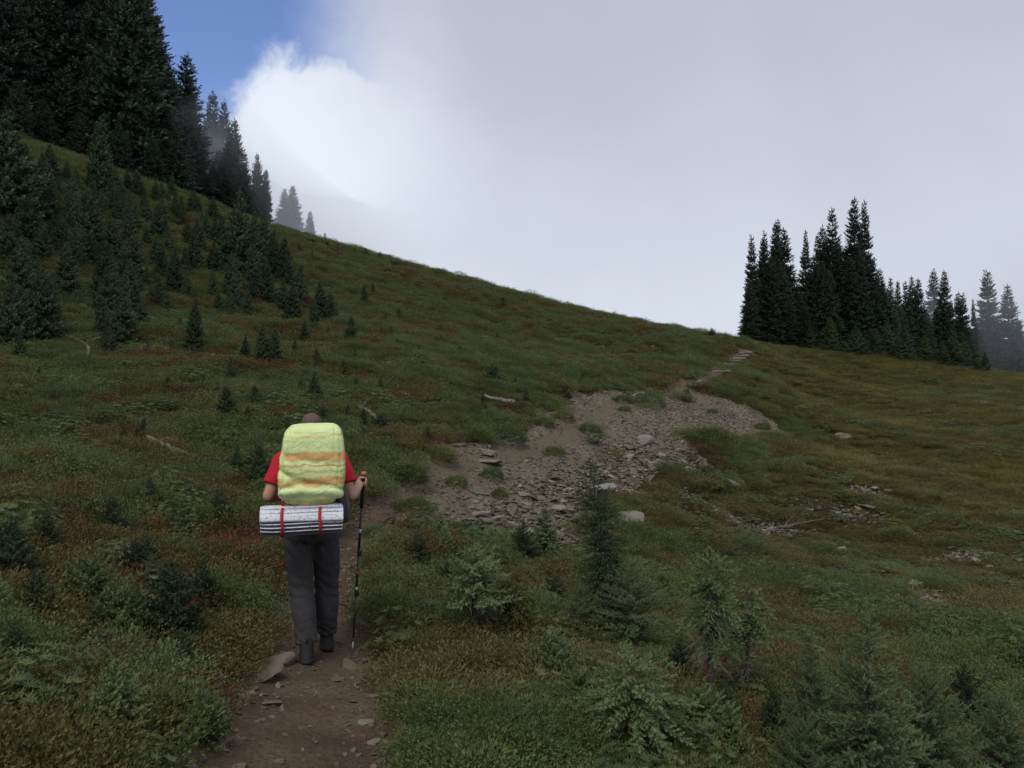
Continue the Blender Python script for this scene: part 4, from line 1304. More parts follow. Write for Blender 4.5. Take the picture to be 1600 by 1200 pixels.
# more low young conifers filling the foreground heath, and tiny ones dotted over the open slope
for x0, x1, y0, y1, nn, where in ((-20, 200, 820, 1000, 9, 'in the heath at the far left'), (200, 420, 790, 960, 8, 'in the heath close left of the hiker'), (-10, 330, 1010, 1190, 7, 'in the lower left corner'),
                                  (600, 880, 850, 960, 11, 'in the thicket below the scree'), (620, 900, 970, 1180, 6, 'in the heath right of the path'), (900, 1080, 900, 1050, 7, 'round the foot of the tall bent hemlock'),
                                  (1030, 1240, 960, 1190, 7, 'round the ragged pair of firs'), (1380, 1600, 1040, 1190, 6, 'in the lower right corner')):
    for i in range(nn):
        px, pb = random.uniform(x0, x1), random.uniform(y0, y1)
        x, d, _z = at(px, pb)
        if trail_dist(np.array([x]), np.array([d]))[0] < 0.75 or d < 3.0: continue
        k = random.choice(('bush', 'dull', 'young', 'dull', 'hemlock', 'dull', 'slim'))
        hh = random.uniform(0.2, 0.42)
        s = hh / H0[k]
        plant({'hemlock': 'hemlock_sapling', 'bush': 'fir_shrub'}.get(k, 'fir_sapling'), NEAR[k], (x, d, h1(x, d) - 0.03), {'bush': 'low bushy fir', 'dull': 'small dull green fir', 'young': 'small pointed fir with pale tips', 'hemlock': 'low soft hemlock', 'slim': 'skinny little fir'}[k] + ' ' + where,
              'sapling', G6, s=s, sx=s * random.uniform(0.9, 1.15))
for i in range(44):
    px, pb = random.uniform(330, 1080), random.uniform(430, 680)
    if pb < 400 + (px - 430) * 0.21: continue
    x, d, _z = at(px, pb)
    if poly_sd(np.array([x]), np.array([d]), SCREE)[0] < 0.6 or trail_dist(np.array([x]), np.array([d]))[0] < 0.8: continue
    if (420 < px < 560 and pb > 600): continue
    hh = random.uniform(0.25, 0.6)
    wh = 'above the gravel' if px > 680 else ('right of the hiker' if px > 540 else 'left above the hiker')
    pk = random.randrange(10)
    plant('fir_sapling', (shrub_fir + mid_fir)[pk], (x, d, h1(x, d) - 0.04), 'tiny dark fir on the open heath slope ' + wh, 'sapling', 'tiny firs dotted over the open slope',
          s=hh / (1.1 if pk < 3 else 2.6))

# ------------------------------------------------------------------ stones
def stone_mesh(seed, kind='slab', mat='slate', name='stone', sub=2, ang=0.16):
    """an angular stone: a ball cut by random planes, flattened for slabs"""
    import bmesh
    r = np.random.default_rng(seed)
    bm = bmesh.new()
    bmesh.ops.create_icosphere(bm, subdivisions=sub, radius=1.0)
    V = np.array([v.co[:] for v in bm.verts])
    ncut = 9 if kind == 'slab' else 11
    nrm = unit(r.normal(0, 1, (ncut, 3)) * (np.array([1, 1, 0.25]) if kind == 'slab' else np.array([1, 1, 0.9])))
    dd = r.uniform(0.5, 0.85, ncut)
    if kind == 'slab':
        nrm = np.r_[nrm, [[0.1, 0.05, 1], [0, 0.08, -1]]]; dd = np.r_[dd, 0.5, 0.5]
    for k in range(len(nrm)):
        n_ = nrm[k] / np.linalg.norm(nrm[k])
        e = V @ n_ - dd[k]
        V = np.where(e[:, None] > 0, V - e[:, None] * n_, V)
    V += (fbm(V[:, 0] * 2 + seed, V[:, 1] * 2, V[:, 2] * 2, seed=seed)[:, None] - 0.5) * ang * V
    if kind == 'slab':
        V *= np.array([1.15, r.uniform(0.42, 0.75), r.uniform(0.2, 0.36)])
    else:
        V *= np.array([1.0, r.uniform(0.65, 0.95), r.uniform(0.6, 0.85)])
    V /= np.abs(V[:, 0]).max()
    for v, c in zip(bm.verts, V):
        v.co = c
    me = bpy.data.meshes.new(name); bm.to_mesh(me); bm.free()
    me.materials.append(M[mat])
    return me


slabs = [stone_mesh(400 + k, 'slab', 'slate', 'flat_stone', 2) for k in range(9)]
lumps = [stone_mesh(420 + k, 'lump', 'boulder', 'boulder', 3) for k in range(5)]
tans = [stone_mesh(440 + k, 'lump' if k % 2 else 'slab', 'tanrock', 'path_rock', 3) for k in range(5)]
chips = [stone_mesh(460 + k, 'slab', 'slate', 'stone_chip', 1) for k in range(6)]
peb = [stone_mesh(480 + k, 'slab' if k % 2 else 'lump', 'tanrock', 'pebble', 1) for k in range(4)]


def stone(name, me, p, size, label, cat='stone', group=None, rot=None, sink=0.25, flat=1.0):
    o = link(name, me, None, (p[0], p[1], p[2] + size * (0.2 - sink)), rot or (random.uniform(-.25, .25), random.uniform(-.25, .25), random.uniform(0, 6.28)))
    o.scale = (size, size, size * flat)
    return tag(o, label, cat, group)


# stones one can point to: px, row, half width in metres, mesh, label
for px, py, sz, me, lb, fl in [
    (405, 1040, 0.20, tans[0], 'broad smooth tan rock at the left edge of the path by the boots', 0.45),
    (437, 1020, 0.12, tans[1], 'tan rock tucked behind the broad one at the path edge', 0.6),
    (423, 1078, 0.11, tans[2], 'small tan rock in the path edge below the broad one', 0.5),
    (549, 1028, 0.10, tans[2], 'squared pale rock set in the path right of the boots', 0.9),
    (572, 936, 0.095, tans[1], 'tan upright rock right of the walking pole', 1.0),
    (572, 962, 0.17, lumps[2], 'grey angular rock beside the walking pole tip', 0.7),
    (530, 1047, 0.06, tans[4], 'small flat rock in the middle of the path behind the boots', 0.5),
    (1137, 812, 0.27, lumps[0], 'pale two toned boulder alone in the meadow right of the scree', 0.9),
    (1133, 753, 0.30, lumps[1], 'grey flat boulder beside a green tuft in the meadow', 0.5),
    (1316, 683, 0.24, lumps[3], 'dark grey boulder in the upper meadow', 0.6),
    (1003, 688, 0.22, lumps[4], 'pale boulder on the gravel beside the path', 0.8),
    (998, 618, 0.22, lumps[1], 'pale rock at the top edge of the gravel', 0.8),
    (1008, 610, 0.14, lumps[2], 'smaller pale rock just above the gravel top edge', 0.9),
    (939, 770, 0.27, lumps[3], 'pale rock at the lower right corner of the scree', 0.6),
    (976, 822, 0.30, lumps[4], 'grey slanting boulder half sunk in green heath below the scree', 0.6),
    (1066, 845, 0.20, lumps[0], 'dull brown boulder among green tufts', 0.7),
    (1588, 985, 0.20, lumps[2], 'pale rock at the right edge of the picture', 0.6),
    (762, 704, 0.30, slabs[0], 'thick pale slab lying on the bare path, larger of two', 0.9),
    (763, 717, 0.26, slabs[3], 'thin pale slab lying below the thick one on the path', 0.5),
    (714, 694, 0.22, slabs[5], 'narrow slab at the left tip of the gravel', 0.6),
    (1086, 601, 0.20, lumps[1], 'white stone beside the path below the steps', 0.8),
    (1092, 596, 0.14, lumps[2], 'small white stone next to the other by the path', 0.8),
    (1232, 790, 0.12, slabs[1], 'thin pale slab in the meadow beyond the fallen branch', 0.6),
    (1350, 790, 0.25, slabs[6], 'grey thin slab on stony ground in the meadow', 0.5),
    (1215, 866, 0.20, slabs[2], 'pale slab in the meadow below the fallen branch', 0.5),
    (600, 575, 0.22, lumps[4], 'small pale rock on the slope above the hiker', 0.7),
    (628, 622, 0.16, lumps[0], 'white rock on the slope right above the pack', 0.8),
    (1310, 862, 0.11, lumps[3], 'pointed grey rock by the dark green tuft in the meadow', 1.0),
    (1427, 918, 0.10, lumps[1], 'white pointed rock in the stony strip at right', 1.0),
    (270, 1178, 0.06, tans[2], 'rounded stone at the bottom left edge of the path', 0.7),
]:
    if px > 260 and px < 300: px = 372
    p = at(px, py)
    p[2] = h1(p[0], p[1])
    stone('rock', me, p, sz * 1.2, lb, 'rock', None, None, 0.2, fl)

# stony strips in the meadow: larger ones as things, sharing one label
pale = []
for me in slabs[:5] + lumps[:3]:
    q = me.copy(); q.materials.clear(); q.materials.append(M['boulder']); pale.append(q)
G7 = 'pale stones strewn in the meadow'
for cxp, cyp, wx_, wy_, n in [(1215, 828, 85, 10, 26), (1320, 800, 90, 14, 22), (1430, 930, 40, 22, 16), (1350, 765, 60, 8, 8), (1500, 880, 90, 14, 14), (1260, 920, 60, 20, 8), (1100, 790, 50, 20, 7), (1150, 900, 60, 20, 6),
                            (1330, 720, 200, 30, 14), (1480, 800, 100, 40, 10), (1210, 700, 60, 20, 4)]:
    for i in range(n):
        px, py = random.gauss(cxp, wx_ * 0.5), random.gauss(cyp, wy_ * 0.5)
        if px > 1640: continue
        p = at(px, py); p[2] = h1(p[0], p[1])
        stone('stone', random.choice(pale), p, random.uniform(0.035, 0.11), 'small pale stone strewn on the meadow right of the scree', 'stone', G7, None, -0.25, 0.8)
G8 = 'pale stones showing through the heath on the left slope'
for px, py in [(130, 683), (147, 684), (175, 690), (208, 738), (305, 738), (620, 590), (655, 560), (765, 590), (593, 705), (600, 720), (590, 740), (845, 600), (1020, 545)]:
    p = at(px, py); p[2] = h1(p[0], p[1])
    stone('stone', random.choice(lumps), p, random.uniform(0.06, 0.13), 'small pale stone showing through the heath on the left slope', 'stone', G8, None, 0.05, 0.8)

# scree: the largest slabs one by one, the rest as one mass
lo = SCREE.min(0); hi = SCREE.max(0)
c = np.c_[rng.uniform(lo[0], hi[0], 60000), rng.uniform(lo[1], hi[1], 60000)]
sdv = poly_sd(c[:, 0], c[:, 1], SCREE) + (fbm(c[:, 0] * 1.1, c[:, 1] * 1.1, oct=4, seed=9) - 0.5) * 1.5
td = trail_dist(c[:, 0], c[:, 1]) - trail_half(c[:, 0], c[:, 1])
ppx = 800 + F * c[:, 0] / c[:, 1]
side = np.array([0.0] * len(c))
_i = np.sqrt(((c[:, None, :] - TR[None, ::6]) ** 2).sum(2)).argmin(1) * 6
_i = np.clip(_i, 0, len(TR) - 2)
tgv = TR[_i + 1] - TR[_i]
side = np.sign(tgv[:, 0] * (c[:, 1] - TR[_i, 1]) - tgv[:, 1] * (c[:, 0] - TR[_i, 0]))     # +1 left of the path, -1 right
coarse = sstep(td, 0.15, 1.1) * (side < 0) * (1 - 0.75 * sstep(c[:, 1], 17.5, 22)) * (0.35 + 1.3 * (fbm(c[:, 0] * 0.8, c[:, 1] * 0.8, seed=77) - 0.25))
okm = (sdv < 0.12) & (td > -0.05)
G9 = 'flat stones lying loose on the scree'
score_ = coarse * okm * rng.uniform(0.5, 1, len(c))
order = np.argsort(-score_)[:1500]
chosen = []
for i in order:
    if all((c[i] - c[j]) @ (c[i] - c[j]) > 0.04 for j in chosen[-400:]):
        chosen.append(i)
    if len(chosen) >= 270:
        break
for i in chosen:
    x, y = c[i]
    sz = rng.uniform(0.065, 0.145) * (1.4 if rng.uniform() < 0.12 else 1)
    o = stone('flat_stone', slabs[rng.integers(len(slabs))], (x, y, h1(x, y) + 0.03), sz, 'loose flat stone lying among many alike on the scree below the path', 'stone', G9,
              (rng.normal(0.0, 0.28), rng.normal(0.22, 0.22), rng.uniform(0, 6.28)), 0.05, 1.0)
# mass of smaller stones
fine = np.nonzero(okm)[0]
pr = 0.26 + 0.9 * coarse[fine]
fine = fine[rng.uniform(size=len(fine)) < np.clip(pr, 0, 1)][:24000]
x, y = c[fine].T
sz = rng.uniform(0.018, 0.058, len(x)) * (1 + 1.1 * np.clip(coarse[fine], 0, 1) * rng.uniform(0.3, 1.3, len(x)))
scatter('gravel', chips, np.c_[x, y, hz(x, y) + 0.25 * sz], np.c_[rng.normal(0, 0.3, len(x)), rng.normal(0.15, 0.25, len(x)), rng.uniform(0, 6.28, len(x))], np.c_[sz, sz, sz * 1.1],
        rng.integers(0, len(chips), len(x)), 'small broken stones and gravel covering the bare slope')
gxy = []
for a, b, ra, rb in STONY:
    gxy.append(np.c_[rng.normal(a, ra * 0.6, 260), rng.normal(b, rb * 0.6, 260)])
gxy = np.concatenate(gxy)
gxy = gxy[stony(gxy[:, 0], gxy[:, 1]) > 0.35]
sz = rng.uniform(0.012, 0.045, len(gxy))
scatter('meadow_gravel', pale, np.c_[gxy, hz(gxy[:, 0], gxy[:, 1]) + 0.02], np.c_[rng.normal(0, 0.3, (len(gxy), 2)), rng.uniform(0, 6.28, len(gxy))], np.c_[sz, sz, sz], rng.integers(0, len(pale), len(gxy)),
        'small pale stones lying in the bare patches of the meadow')
# pebbles on the path
NPB = 42000
k = (rng.uniform(0, 1, NPB) ** 1.7 * len(TR)).astype(int)
lat = rng.normal(0, 0.47, NPB)
tg_ = unit(np.gradient(TR, axis=0))
q = TR[k] + np.c_[-tg_[k, 1], tg_[k, 0]] * lat[:, None] + rng.normal(0, 0.08, (NPB, 2))
dq = trail_dist(q[:, 0], q[:, 1]) - trail_half(q[:, 0], q[:, 1])
kk = (dq < 0.1) & (rng.uniform(size=len(q)) < np.clip(0.15 + 1.6 * (dq + 0.38), 0.12, 1)) & (q[:, 1] > 1)
q = q[kk]
sz = rng.gamma(1.7, 0.0062, len(q)) * (1 + 0.5 * sstep(dq[kk], -0.35, 0.0)) + 0.005
scatter('pebbles', peb + chips[:2], np.c_[q, hz(q[:, 0], q[:, 1]) + 0.1 * sz], np.c_[rng.normal(0, 0.3, (len(q), 2)), rng.uniform(0, 6.28, len(q))], np.c_[sz, sz, sz * 0.8],
        rng.integers(0, 6, len(q)), 'pebbles and chips of stone trodden into the path')

G10 = 'small stones set in the path edges'
for i in range(46):
    k = random.randrange(int(3.0 / 0.15), len(TR) - 1)
    if i < 34:
        k = int(np.argmin(np.abs(TR[:, 1] - random.uniform(3.6, 8.5))))
    sgn = random.choice((-1, 1))
    hw = float(trail_half(0, TR[k, 1]))
    q_ = TR[k] + np.array([-tg_[k, 1], tg_[k, 0]]) * sgn * hw * random.uniform(0.55, 1.05)
    stone('stone', random.choice(tans + lumps[:2]), (q_[0], q_[1], h1(*q_)), random.uniform(0.025, 0.065), 'small stone half buried in the edge of the dirt path', 'stone', G10, None, 0.15, 0.7)

# ------------------------------------------------------------------ steps on the path below the saddle
ord_ = ['lowest', 'second', 'third', 'fourth', 'fifth', 'sixth', 'seventh', 'topmost']
for i in range(8):
    f = i / 7
    px, py = 1128 + 36 * f, 582 - 30 * f
    p = at(px, py); x, y = p[0], p[1]
    mb = MB()
    L = 0.36
    r = np.random.default_rng(700 + i)
    n = 6
    xs = np.linspace(-L, L, n)
    pts_ = np.c_[xs, r.normal(0, 0.015, n), r.normal(0, 0.012, n)]
    mb.tube(pts_, np.full(n, 0.055) * r.uniform(0.85, 1.1, n), 8)
    lb = ('%s timber step of the flight climbing to the saddle' % ord_[i]) if i in (0, 7) else '%s timber step from the bottom of the flight climbing to the saddle' % ord_[i]
    tag(link('timber_step', mb.mesh('timber_step', [M['twigwood']], True), None, (x, y, h1(x, y) + 0.05), (0, random.uniform(-.03, .03), random.uniform(-0.15, 0.15) - 0.25)), lb, 'step', 'timber steps on the path')

# ------------------------------------------------------------------ dead wood
def log(name, px0, py0, px1, py1, r0, r1, label, bow=0.0, branches=0, mat='deadwood', lift=0.09, cat='log', seed=1):
    a, b = at(px0, py0), at(px1, py1)
    r = np.random.default_rng(seed)
    o = empty(name, (a[0], a[1], h1(a[0], a[1])))
    tag(o, label, cat)
    L = np.linalg.norm(b - a)
    t = np.linspace(0, 1, 9)
    q = a + (b - a) * t[:, None]
    q[:, 2] = hz(q[:, 0], q[:, 1]) + lift + r0 * 0.6
    q[1:-1, 2] = 0.6 * q[1:-1, 2] + 0.4 * (q[0, 2] + (q[-1, 2] - q[0, 2]) * t[1:-1])
    perp = unit(np.array([-(b - a)[1], (b - a)[0], 0]))
    q += perp * (np.sin(t * np.pi) * bow * L)[:, None] + r.normal(0, r0 * 0.25, (9, 3))
    q -= a * 0
    base = np.array(o.location)
    mb = MB(); mb.tube(q - base, (r0 + (r1 - r0) * t) * r.uniform(0.85, 1.12, 9), 8)
    link('stem', mb.mesh('stem', [M[mat]], True), o)
    for k in range(branches):
        i = 1 + k % 7
        d = unit(np.array([r.normal(0, 1), r.normal(0, 0.6), r.uniform(0.0, 0.9)]) + (b - a) / L * 0.8)
        l = L * r.uniform(0.12, 0.3)
        m2 = MB(); s = np.linspace(0, 1, 5)
        m2.tube(q[i] - base + d * l * s[:, None] + r.normal(0, 0.02 * l, (5, 3)) * s[:, None], np.linspace(r0 * 0.45, r0 * 0.1, 5), 5)
        link('side_branch', m2.mesh('side_branch', [M[mat]], True), o)
    return o


log('fallen_log', 78, 522, 138, 566, 0.045, 0.03, 'pale bleached fallen trunk curving down among firs at left', 0.08, 4, seed=11)
log('fallen_log', 232, 703, 275, 721, 0.035, 0.025, 'forked weathered log lying in the heath left of the hiker', 0.04, 3, seed=12)
log('fallen_log', 268, 717, 310, 724, 0.03, 0.018, 'thin grey log lying end to end with the forked one', 0.03, 0, seed=13)
log('fallen_log', 560, 642, 596, 662, 0.045, 0.03, 'grey curved log on the slope just right of the hiker head', 0.12, 1, seed=14)
log('fallen_log', 757, 622, 803, 638, 0.04, 0.065, 'thick pale log poking out of the slope above the gravel', -0.08, 0, seed=15)
log('fallen_branch', 1165, 836, 1258, 822, 0.03, 0.012, 'grey branching deadfall lying on the stones in the meadow', 0.02, 7, 'twigwood', 0.08, 'branch', 16)
log('fallen_branch', 178, 1082, 232, 1058, 0.010, 0.006, 'dark stick lying in the heath at lower left', 0.03, 0, 'bark', 0.14, 'branch', 17)
log('fallen_branch', 0, 1170, 62, 1148, 0.006, 0.004, 'pale thin stick near the bottom left corner', 0.03, 0, 'deadwood', 0.10, 'branch', 18)
log('fallen_branch', 22, 1150, 58, 1102, 0.005, 0.003, 'pale curved stalk rising in the bottom left corner', 0.15, 0, 'deadwood', 0.12, 'branch', 19)
log('fallen_branch', 60, 1130, 68, 1168, 0.005, 0.003, 'tan curved stalk crossing the pale stick at lower left', -0.15, 0, 'deadwood', 0.12, 'branch', 20)
log('fallen_branch', 562, 1062, 574, 1054, 0.008, 0.004, 'small pale root sticking out at the right edge of the path', 0.3, 1, 'deadwood', 0.01, 'branch', 21)
log('fallen_branch', 1462, 1010, 1492, 1018, 0.02, 0.012, 'small grey stick in the meadow at right', 0.05, 1, 'deadwood', 0.04, 'branch', 22)

# ------------------------------------------------------------------ green tufts standing alone
tuft_mesh = [cushion_proto(801, M['green'], 4500, 0.42, 0.40, 0.05, 0.006), cushion_proto(802, M['green'], 4500, 0.42, 0.36, 0.04, 0.007)]
heath_mesh = [cushion_proto(811, M['bluegreen'], 4500, 0.42, 0.42, 0.045, 0.006)]
for px, py, w_, lb in [
    (645, 795, 62, 'round green tuft at the lower left corner of the scree'), (590, 832, 50, 'bluish green tuft beside the pole at the scree foot'),
    (685, 716, 56, 'dark green mound left of the two slabs on the path'), (640, 748, 70, 'bright green mound beside the path ahead of the hiker'), (712, 756, 40, 'low green tuft in the stones near the path'),
    (768, 745, 36, 'dull green tuft in the middle of the scree'), (866, 708, 36, 'green tuft at the right side of the path on the gravel'), (920, 672, 36, 'green tuft on the gravel where the path bends'),
    (850, 662, 34, 'green mound left of the path near the gravel top'), (790, 690, 60, 'long green mound along the left side of the path'), (1012, 632, 44, 'green mound at the top of the gravel'),
    (972, 625, 30, 'small green tuft left of the mound at the gravel top'), (1190, 670, 28, 'dark green tuft at the right tip of the gravel'), (1112, 645, 18, 'tiny green tuft in the middle of the upper gravel'),
    (975, 640, 22, 'small tuft right beside the upper path'), (780, 770, 30, 'sparse green tuft low on the scree'), (1030, 738, 26, 'green tuft at the right edge of the scree'),
    (1110, 695, 55, 'long dark green mound right below the upper gravel'), (1152, 750, 28, 'bright green tuft beside the grey flat boulder'), (1400, 842, 44, 'bluish green tuft in the meadow at right'),
    (1280, 862, 46, 'dark green tuft beside the pointed grey rock'), (1410, 965, 60, 'wide green tuft in the meadow at lower right'), (1050, 822, 50, 'green mound below the scree at right'), (1170, 745, 20, 'small tuft at the far side of the flat boulder'),
    (880, 655, 34, 'green mound behind the path bend'), (745, 690, 50, 'green cushion above the two slabs'), (620, 735, 70, 'large grassy mound right of the hiker pack'), (1200, 880, 40, 'pale green tuft under the pale slab')]:
    p = at(px, py)
    d = p[1]
    half = w_ / F * d / 2 * 1.1
    me = random.choice(tuft_mesh + heath_mesh)
    o = link('plant_tuft', me, None, (p[0], p[1], h1(p[0], p[1])), (0, 0, random.uniform(0, 6.28)))
    s = half / 0.42
    o.scale = (s * random.uniform(0.95, 1.3), s * random.uniform(0.75, 1.0), min(s, 1.3) * random.uniform(0.6, 0.85))
    tag(o, lb, 'plant', 'green tufts standing out from the stones')

# ------------------------------------------------------------------ the fog that drifts over the ridge and behind the rise
def fog(loc, R_, L_, density, squash=0.7, rz=0.0):
    """a fog patch thick in the middle and thinning to nothing at its rim"""
    nr, ns = 14, 40
    rr = np.linspace(0, 1, nr)
    V, Q = [], []
    for sgn in (-1, 1):
        for r_ in rr:
            for k in range(ns):
                a = 2 * math.pi * k / ns
                wob_ = 1 + 0.22 * math.sin(2 * a + loc[0]) + 0.12 * math.sin(5 * a + loc[1])
                V.append((R_ * r_ * wob_ * math.cos(a), sgn * (L_ * (1 - r_) ** 1.6 + 0.02), R_ * squash * r_ * wob_ * math.sin(a)))
    h_ = nr * ns
    for side_ in (0, 1):
        for i in range(nr - 1):
            for k in range(ns):
                q_ = [side_ * h_ + i * ns + k, side_ * h_ + i * ns + (k + 1) % ns, side_ * h_ + (i + 1) * ns + (k + 1) % ns, side_ * h_ + (i + 1) * ns + k]
                Q.append(q_ if side_ else q_[::-1])
    for k in range(ns):
        a_1, b_1 = (nr - 1) * ns + k, (nr - 1) * ns + (k + 1) % ns
        Q.append([a_1, b_1, h_ + b_1, h_ + a_1])
    m = bpy.data.materials.new('haze'); m.use_nodes = True
    t = NT(m.node_tree)
    out = t.n('ShaderNodeOutputMaterial')
    v = t.n('ShaderNodeVolumePrincipled', {'Color': (0.97, 0.98, 1.0, 1), 'Density': density, 'Anisotropy': 0.75})
    t.t.links.new(v.outputs[0], out.inputs['Volume'])
    mb = MB(); mb.add(np.array(V), np.array(Q))
    o = link('haze', mb.mesh('haze', [m]), None, loc, (0, 0, rz))
    return tag(o, 'bank of thin fog drifting behind the trees', kind='stuff')


fog((-35, 106, 20), 28, 64, 0.0115, 0.62, 0.31)
fog((76, 126, 10), 46, 70, 0.0050, 0.6, -0.5)


# ------------------------------------------------------------------ the hiker
HX, HD = (487 - 800) / F * 6.15, 6.15
YAW = -math.atan2(HX, HD)
HZ = h1(HX, HD)
print('HIKER', HZ, CAMZ + (HORIZON - 1035) / F * HD)
FZ_L = HZ


def cloth(name, col, rough=0.85, spec=0.15, scale=60, strength=0.25, build=None, dist=0.004):
    return principled(name, col, rough, spec, build, lambda t: (t.noise(OBJ(t), scale, 6, 0.65), strength, dist))


def skin_col(t):
    a = t.noise(OBJ(t), 14, 5, 0.6)
    return t.ramp(a, [(0.3, (0.36, 0.19, 0.13)), (0.7, (0.47, 0.27, 0.19))])


M['skin'] = principled('skin', rough=0.55, spec=0.35, build=skin_col)
M['hair'] = principled('cropped hair', rough=0.75, spec=0.2, build=lambda t: t.ramp(t.noise(OBJ(t), 160, 4, 0.7), [(0.3, (0.062, 0.042, 0.034)), (0.7, (0.145, 0.095, 0.075))]))
M['red_shirt'] = cloth('red knit', (0.42, 0.018, 0.03))
M['trousers'] = cloth('grey hiking cloth', (0.050, 0.048, 0.050), 0.9, 0.12, 16, 0.8, dist=0.02)
M['boot'] = cloth('dark suede', (0.030, 0.028, 0.028), 0.85, 0.2, 40, 0.4)
M['sole'] = principled('rubber sole', (0.018, 0.017, 0.017), 0.7, 0.3)
M['black'] = principled('black webbing', (0.018, 0.018, 0.020), 0.6, 0.4)
M['greybag'] = cloth('dark grey nylon', (0.055, 0.058, 0.066), 0.6, 0.35, 30, 0.5)
M['orange'] = principled('orange rubber', (0.42, 0.14, 0.05), 0.6, 0.3)
M['cork'] = principled('worn black foam', (0.025, 0.022, 0.024), 0.8, 0.2)
M['shaft'] = principled('black shaft', (0.020, 0.018, 0.022), 0.35, 0.5)
M['shaft_red'] = principled('red shaft mark', (0.35, 0.03, 0.03), 0.4, 0.5)
M['steel'] = principled('bare metal', (0.55, 0.55, 0.56), 0.3, 0.6)
M['redstrap'] = principled('red webbing', (0.38, 0.02, 0.025), 0.7, 0.25)


def cover_col(t):
    o = OBJ(t)
    sp = t.n('ShaderNodeSeparateXYZ', {0: o})
    nz = t.noise(o, 7.0, 4, 0.55)
    n2 = t.noise(o, 19.0, 3, 0.6)
    v = t.math('ADD', sp.outputs['Z'], t.math('MULTIPLY', t.math('SUBTRACT', nz, 0.5), 0.075))
    v = t.math('ADD', v, t.math('MULTIPLY', t.math('SUBTRACT', n2, 0.5), 0.016))
    v = t.math('ADD', v, t.math('MULTIPLY', sp.outputs['X'], -0.05))
    v = t.math('DIVIDE', t.math('ADD', v, 0.265), 0.53)          # 0 bottom .. 1 top
    lime, olive, org = (0.62, 0.74, 0.35), (0.55, 0.50, 0.20), (0.60, 0.37, 0.14)
    c = t.ramp(v, [(0.0, olive), (0.07, olive), (0.09, lime), (0.235, lime), (0.26, org), (0.335, org), (0.36, lime), (0.405, lime), (0.415, olive), (0.44, olive), (0.45, lime),
                   (0.495, lime), (0.503, org), (0.518, org), (0.53, lime), (0.555, lime), (0.585, org), (0.675, org), (0.705, lime), (0.842, lime), (0.853, olive), (0.882, olive), (0.892, lime)])
    fade = t.smooth(t.math('ADD', t.noise(o, 5.0, 4, 0.6), t.math('MULTIPLY', sp.outputs['X'], 0.7)), 0.27, 0.40)
    return t.mix(fade, (0.64, 0.72, 0.30), c)


M['cover'] = principled('coated rain cover', rough=0.5, spec=0.3, build=cover_col,
                        bump=lambda t: (t.math('ADD', t.noise(OBJ(t), 9, 4, 0.55, 1.6), t.math('MULTIPLY', t.noise(OBJ(t), 30, 5, 0.6, 0.6), 0.35)), 0.5, 0.025))


def pad_col(t):
    o = OBJ(t)
    a = t.noise(o, 60, 5, 0.75)
    return t.mix(t.smooth(a, 0.57, 0.62), (0.57, 0.59, 0.65), (0.13, 0.14, 0.16))


M['pad'] = principled('silver foam', rough=0.45, spec=0.4, build=pad_col, bump=lambda t: (t.noise(OBJ(t), 75, 3, 0.6), 0.5, 0.006))
M['padgrey'] = principled('grey foam', rough=0.8, spec=0.2, col=(0.12, 0.124, 0.134))

hiker = empty('person', (HX, HD, HZ), YAW)
tag(hiker, 'hiker seen from behind walking up the path in red t-shirt, grey trousers and boots', 'person')


def chain(mb, pts, rads, sides=14, n=5, flat=None):
    """a tapered limb: smooth resampled tube with a ball at each end"""
    pts = np.asarray(pts, float); rads = np.asarray(rads, float)
    k = len(pts)
    t = np.linspace(0, k - 1, (k - 1) * n + 1)
    q = np.stack([np.interp(t, np.arange(k), pts[:, i]) for i in range(3)], 1)
    rr = np.interp(t, np.arange(k), rads)
    for _ in range(2):
        q[1:-1] = 0.5 * q[1:-1] + 0.25 * (q[:-2] + q[2:])
    mb.tube(q, rr, sides, flat=flat)
    mb.ball(q[0], rr[0] * 0.98, 10, 7); mb.ball(q[-1], rr[-1] * 0.98, 10, 7)


# joints: x to the hiker's right, y ahead, z up
SH_R, SH_L = np.array([0.185, 0.05, 1.44]), np.array([-0.195, 0.05, 1.43])
EL_R, EL_L = np.array([0.285, -0.02, 1.165]), np.array([-0.295, 0.00, 1.17])
WR_R, WR_L = np.array([0.352, 0.19, 1.215]), np.array([-0.24, 0.21, 1.14])
AN_L, AN_R = np.array([-0.022, -0.06, 0.10]), np.array([0.122, 0.27, 0.10])
rz_r = h1(HX + 0.122 * math.cos(YAW) - 0.27 * math.sin(YAW), HD + 0.27 * math.cos(YAW) + 0.122 * math.sin(YAW)) - HZ
AN_R[2] += rz_r
rz_l = h1(HX - 0.022, HD - 0.06) - HZ
AN_L[2] += rz_l
KN_L, KN_R = np.array([-0.062, 0.02, 0.50]), np.array([0.118, 0.17, 0.51])
HP_L, HP_R = np.array([-0.095, 0.0, 0.92]), np.array([0.10, 0.02, 0.92])
NECK, HEAD = np.array([0.0, 0.08, 1.50]), np.array([0.0, 0.135, 1.655])

b = MB()
# torso, hips
b.loft([((0, 0.0, 0.84), 0.12, 0.09), ((0, 0.0, 0.90), 0.165, 0.115), ((0, 0.005, 1.0), 0.155, 0.11), ((0, 0.015, 1.12), 0.145, 0.105), ((0, 0.03, 1.26), 0.165, 0.115),
        ((0, 0.045, 1.38), 0.178, 0.11), ((0, 0.055, 1.45), 0.15, 0.09), ((0, 0.065, 1.50), 0.07, 0.065), ((0, 0.07, 1.52), 0.04, 0.04)], 22, 2.4)
chain(b, [(0, 0.06, 1.46), (0, 0.085, 1.53), (0, 0.115, 1.60)], [0.064, 0.058, 0.06])
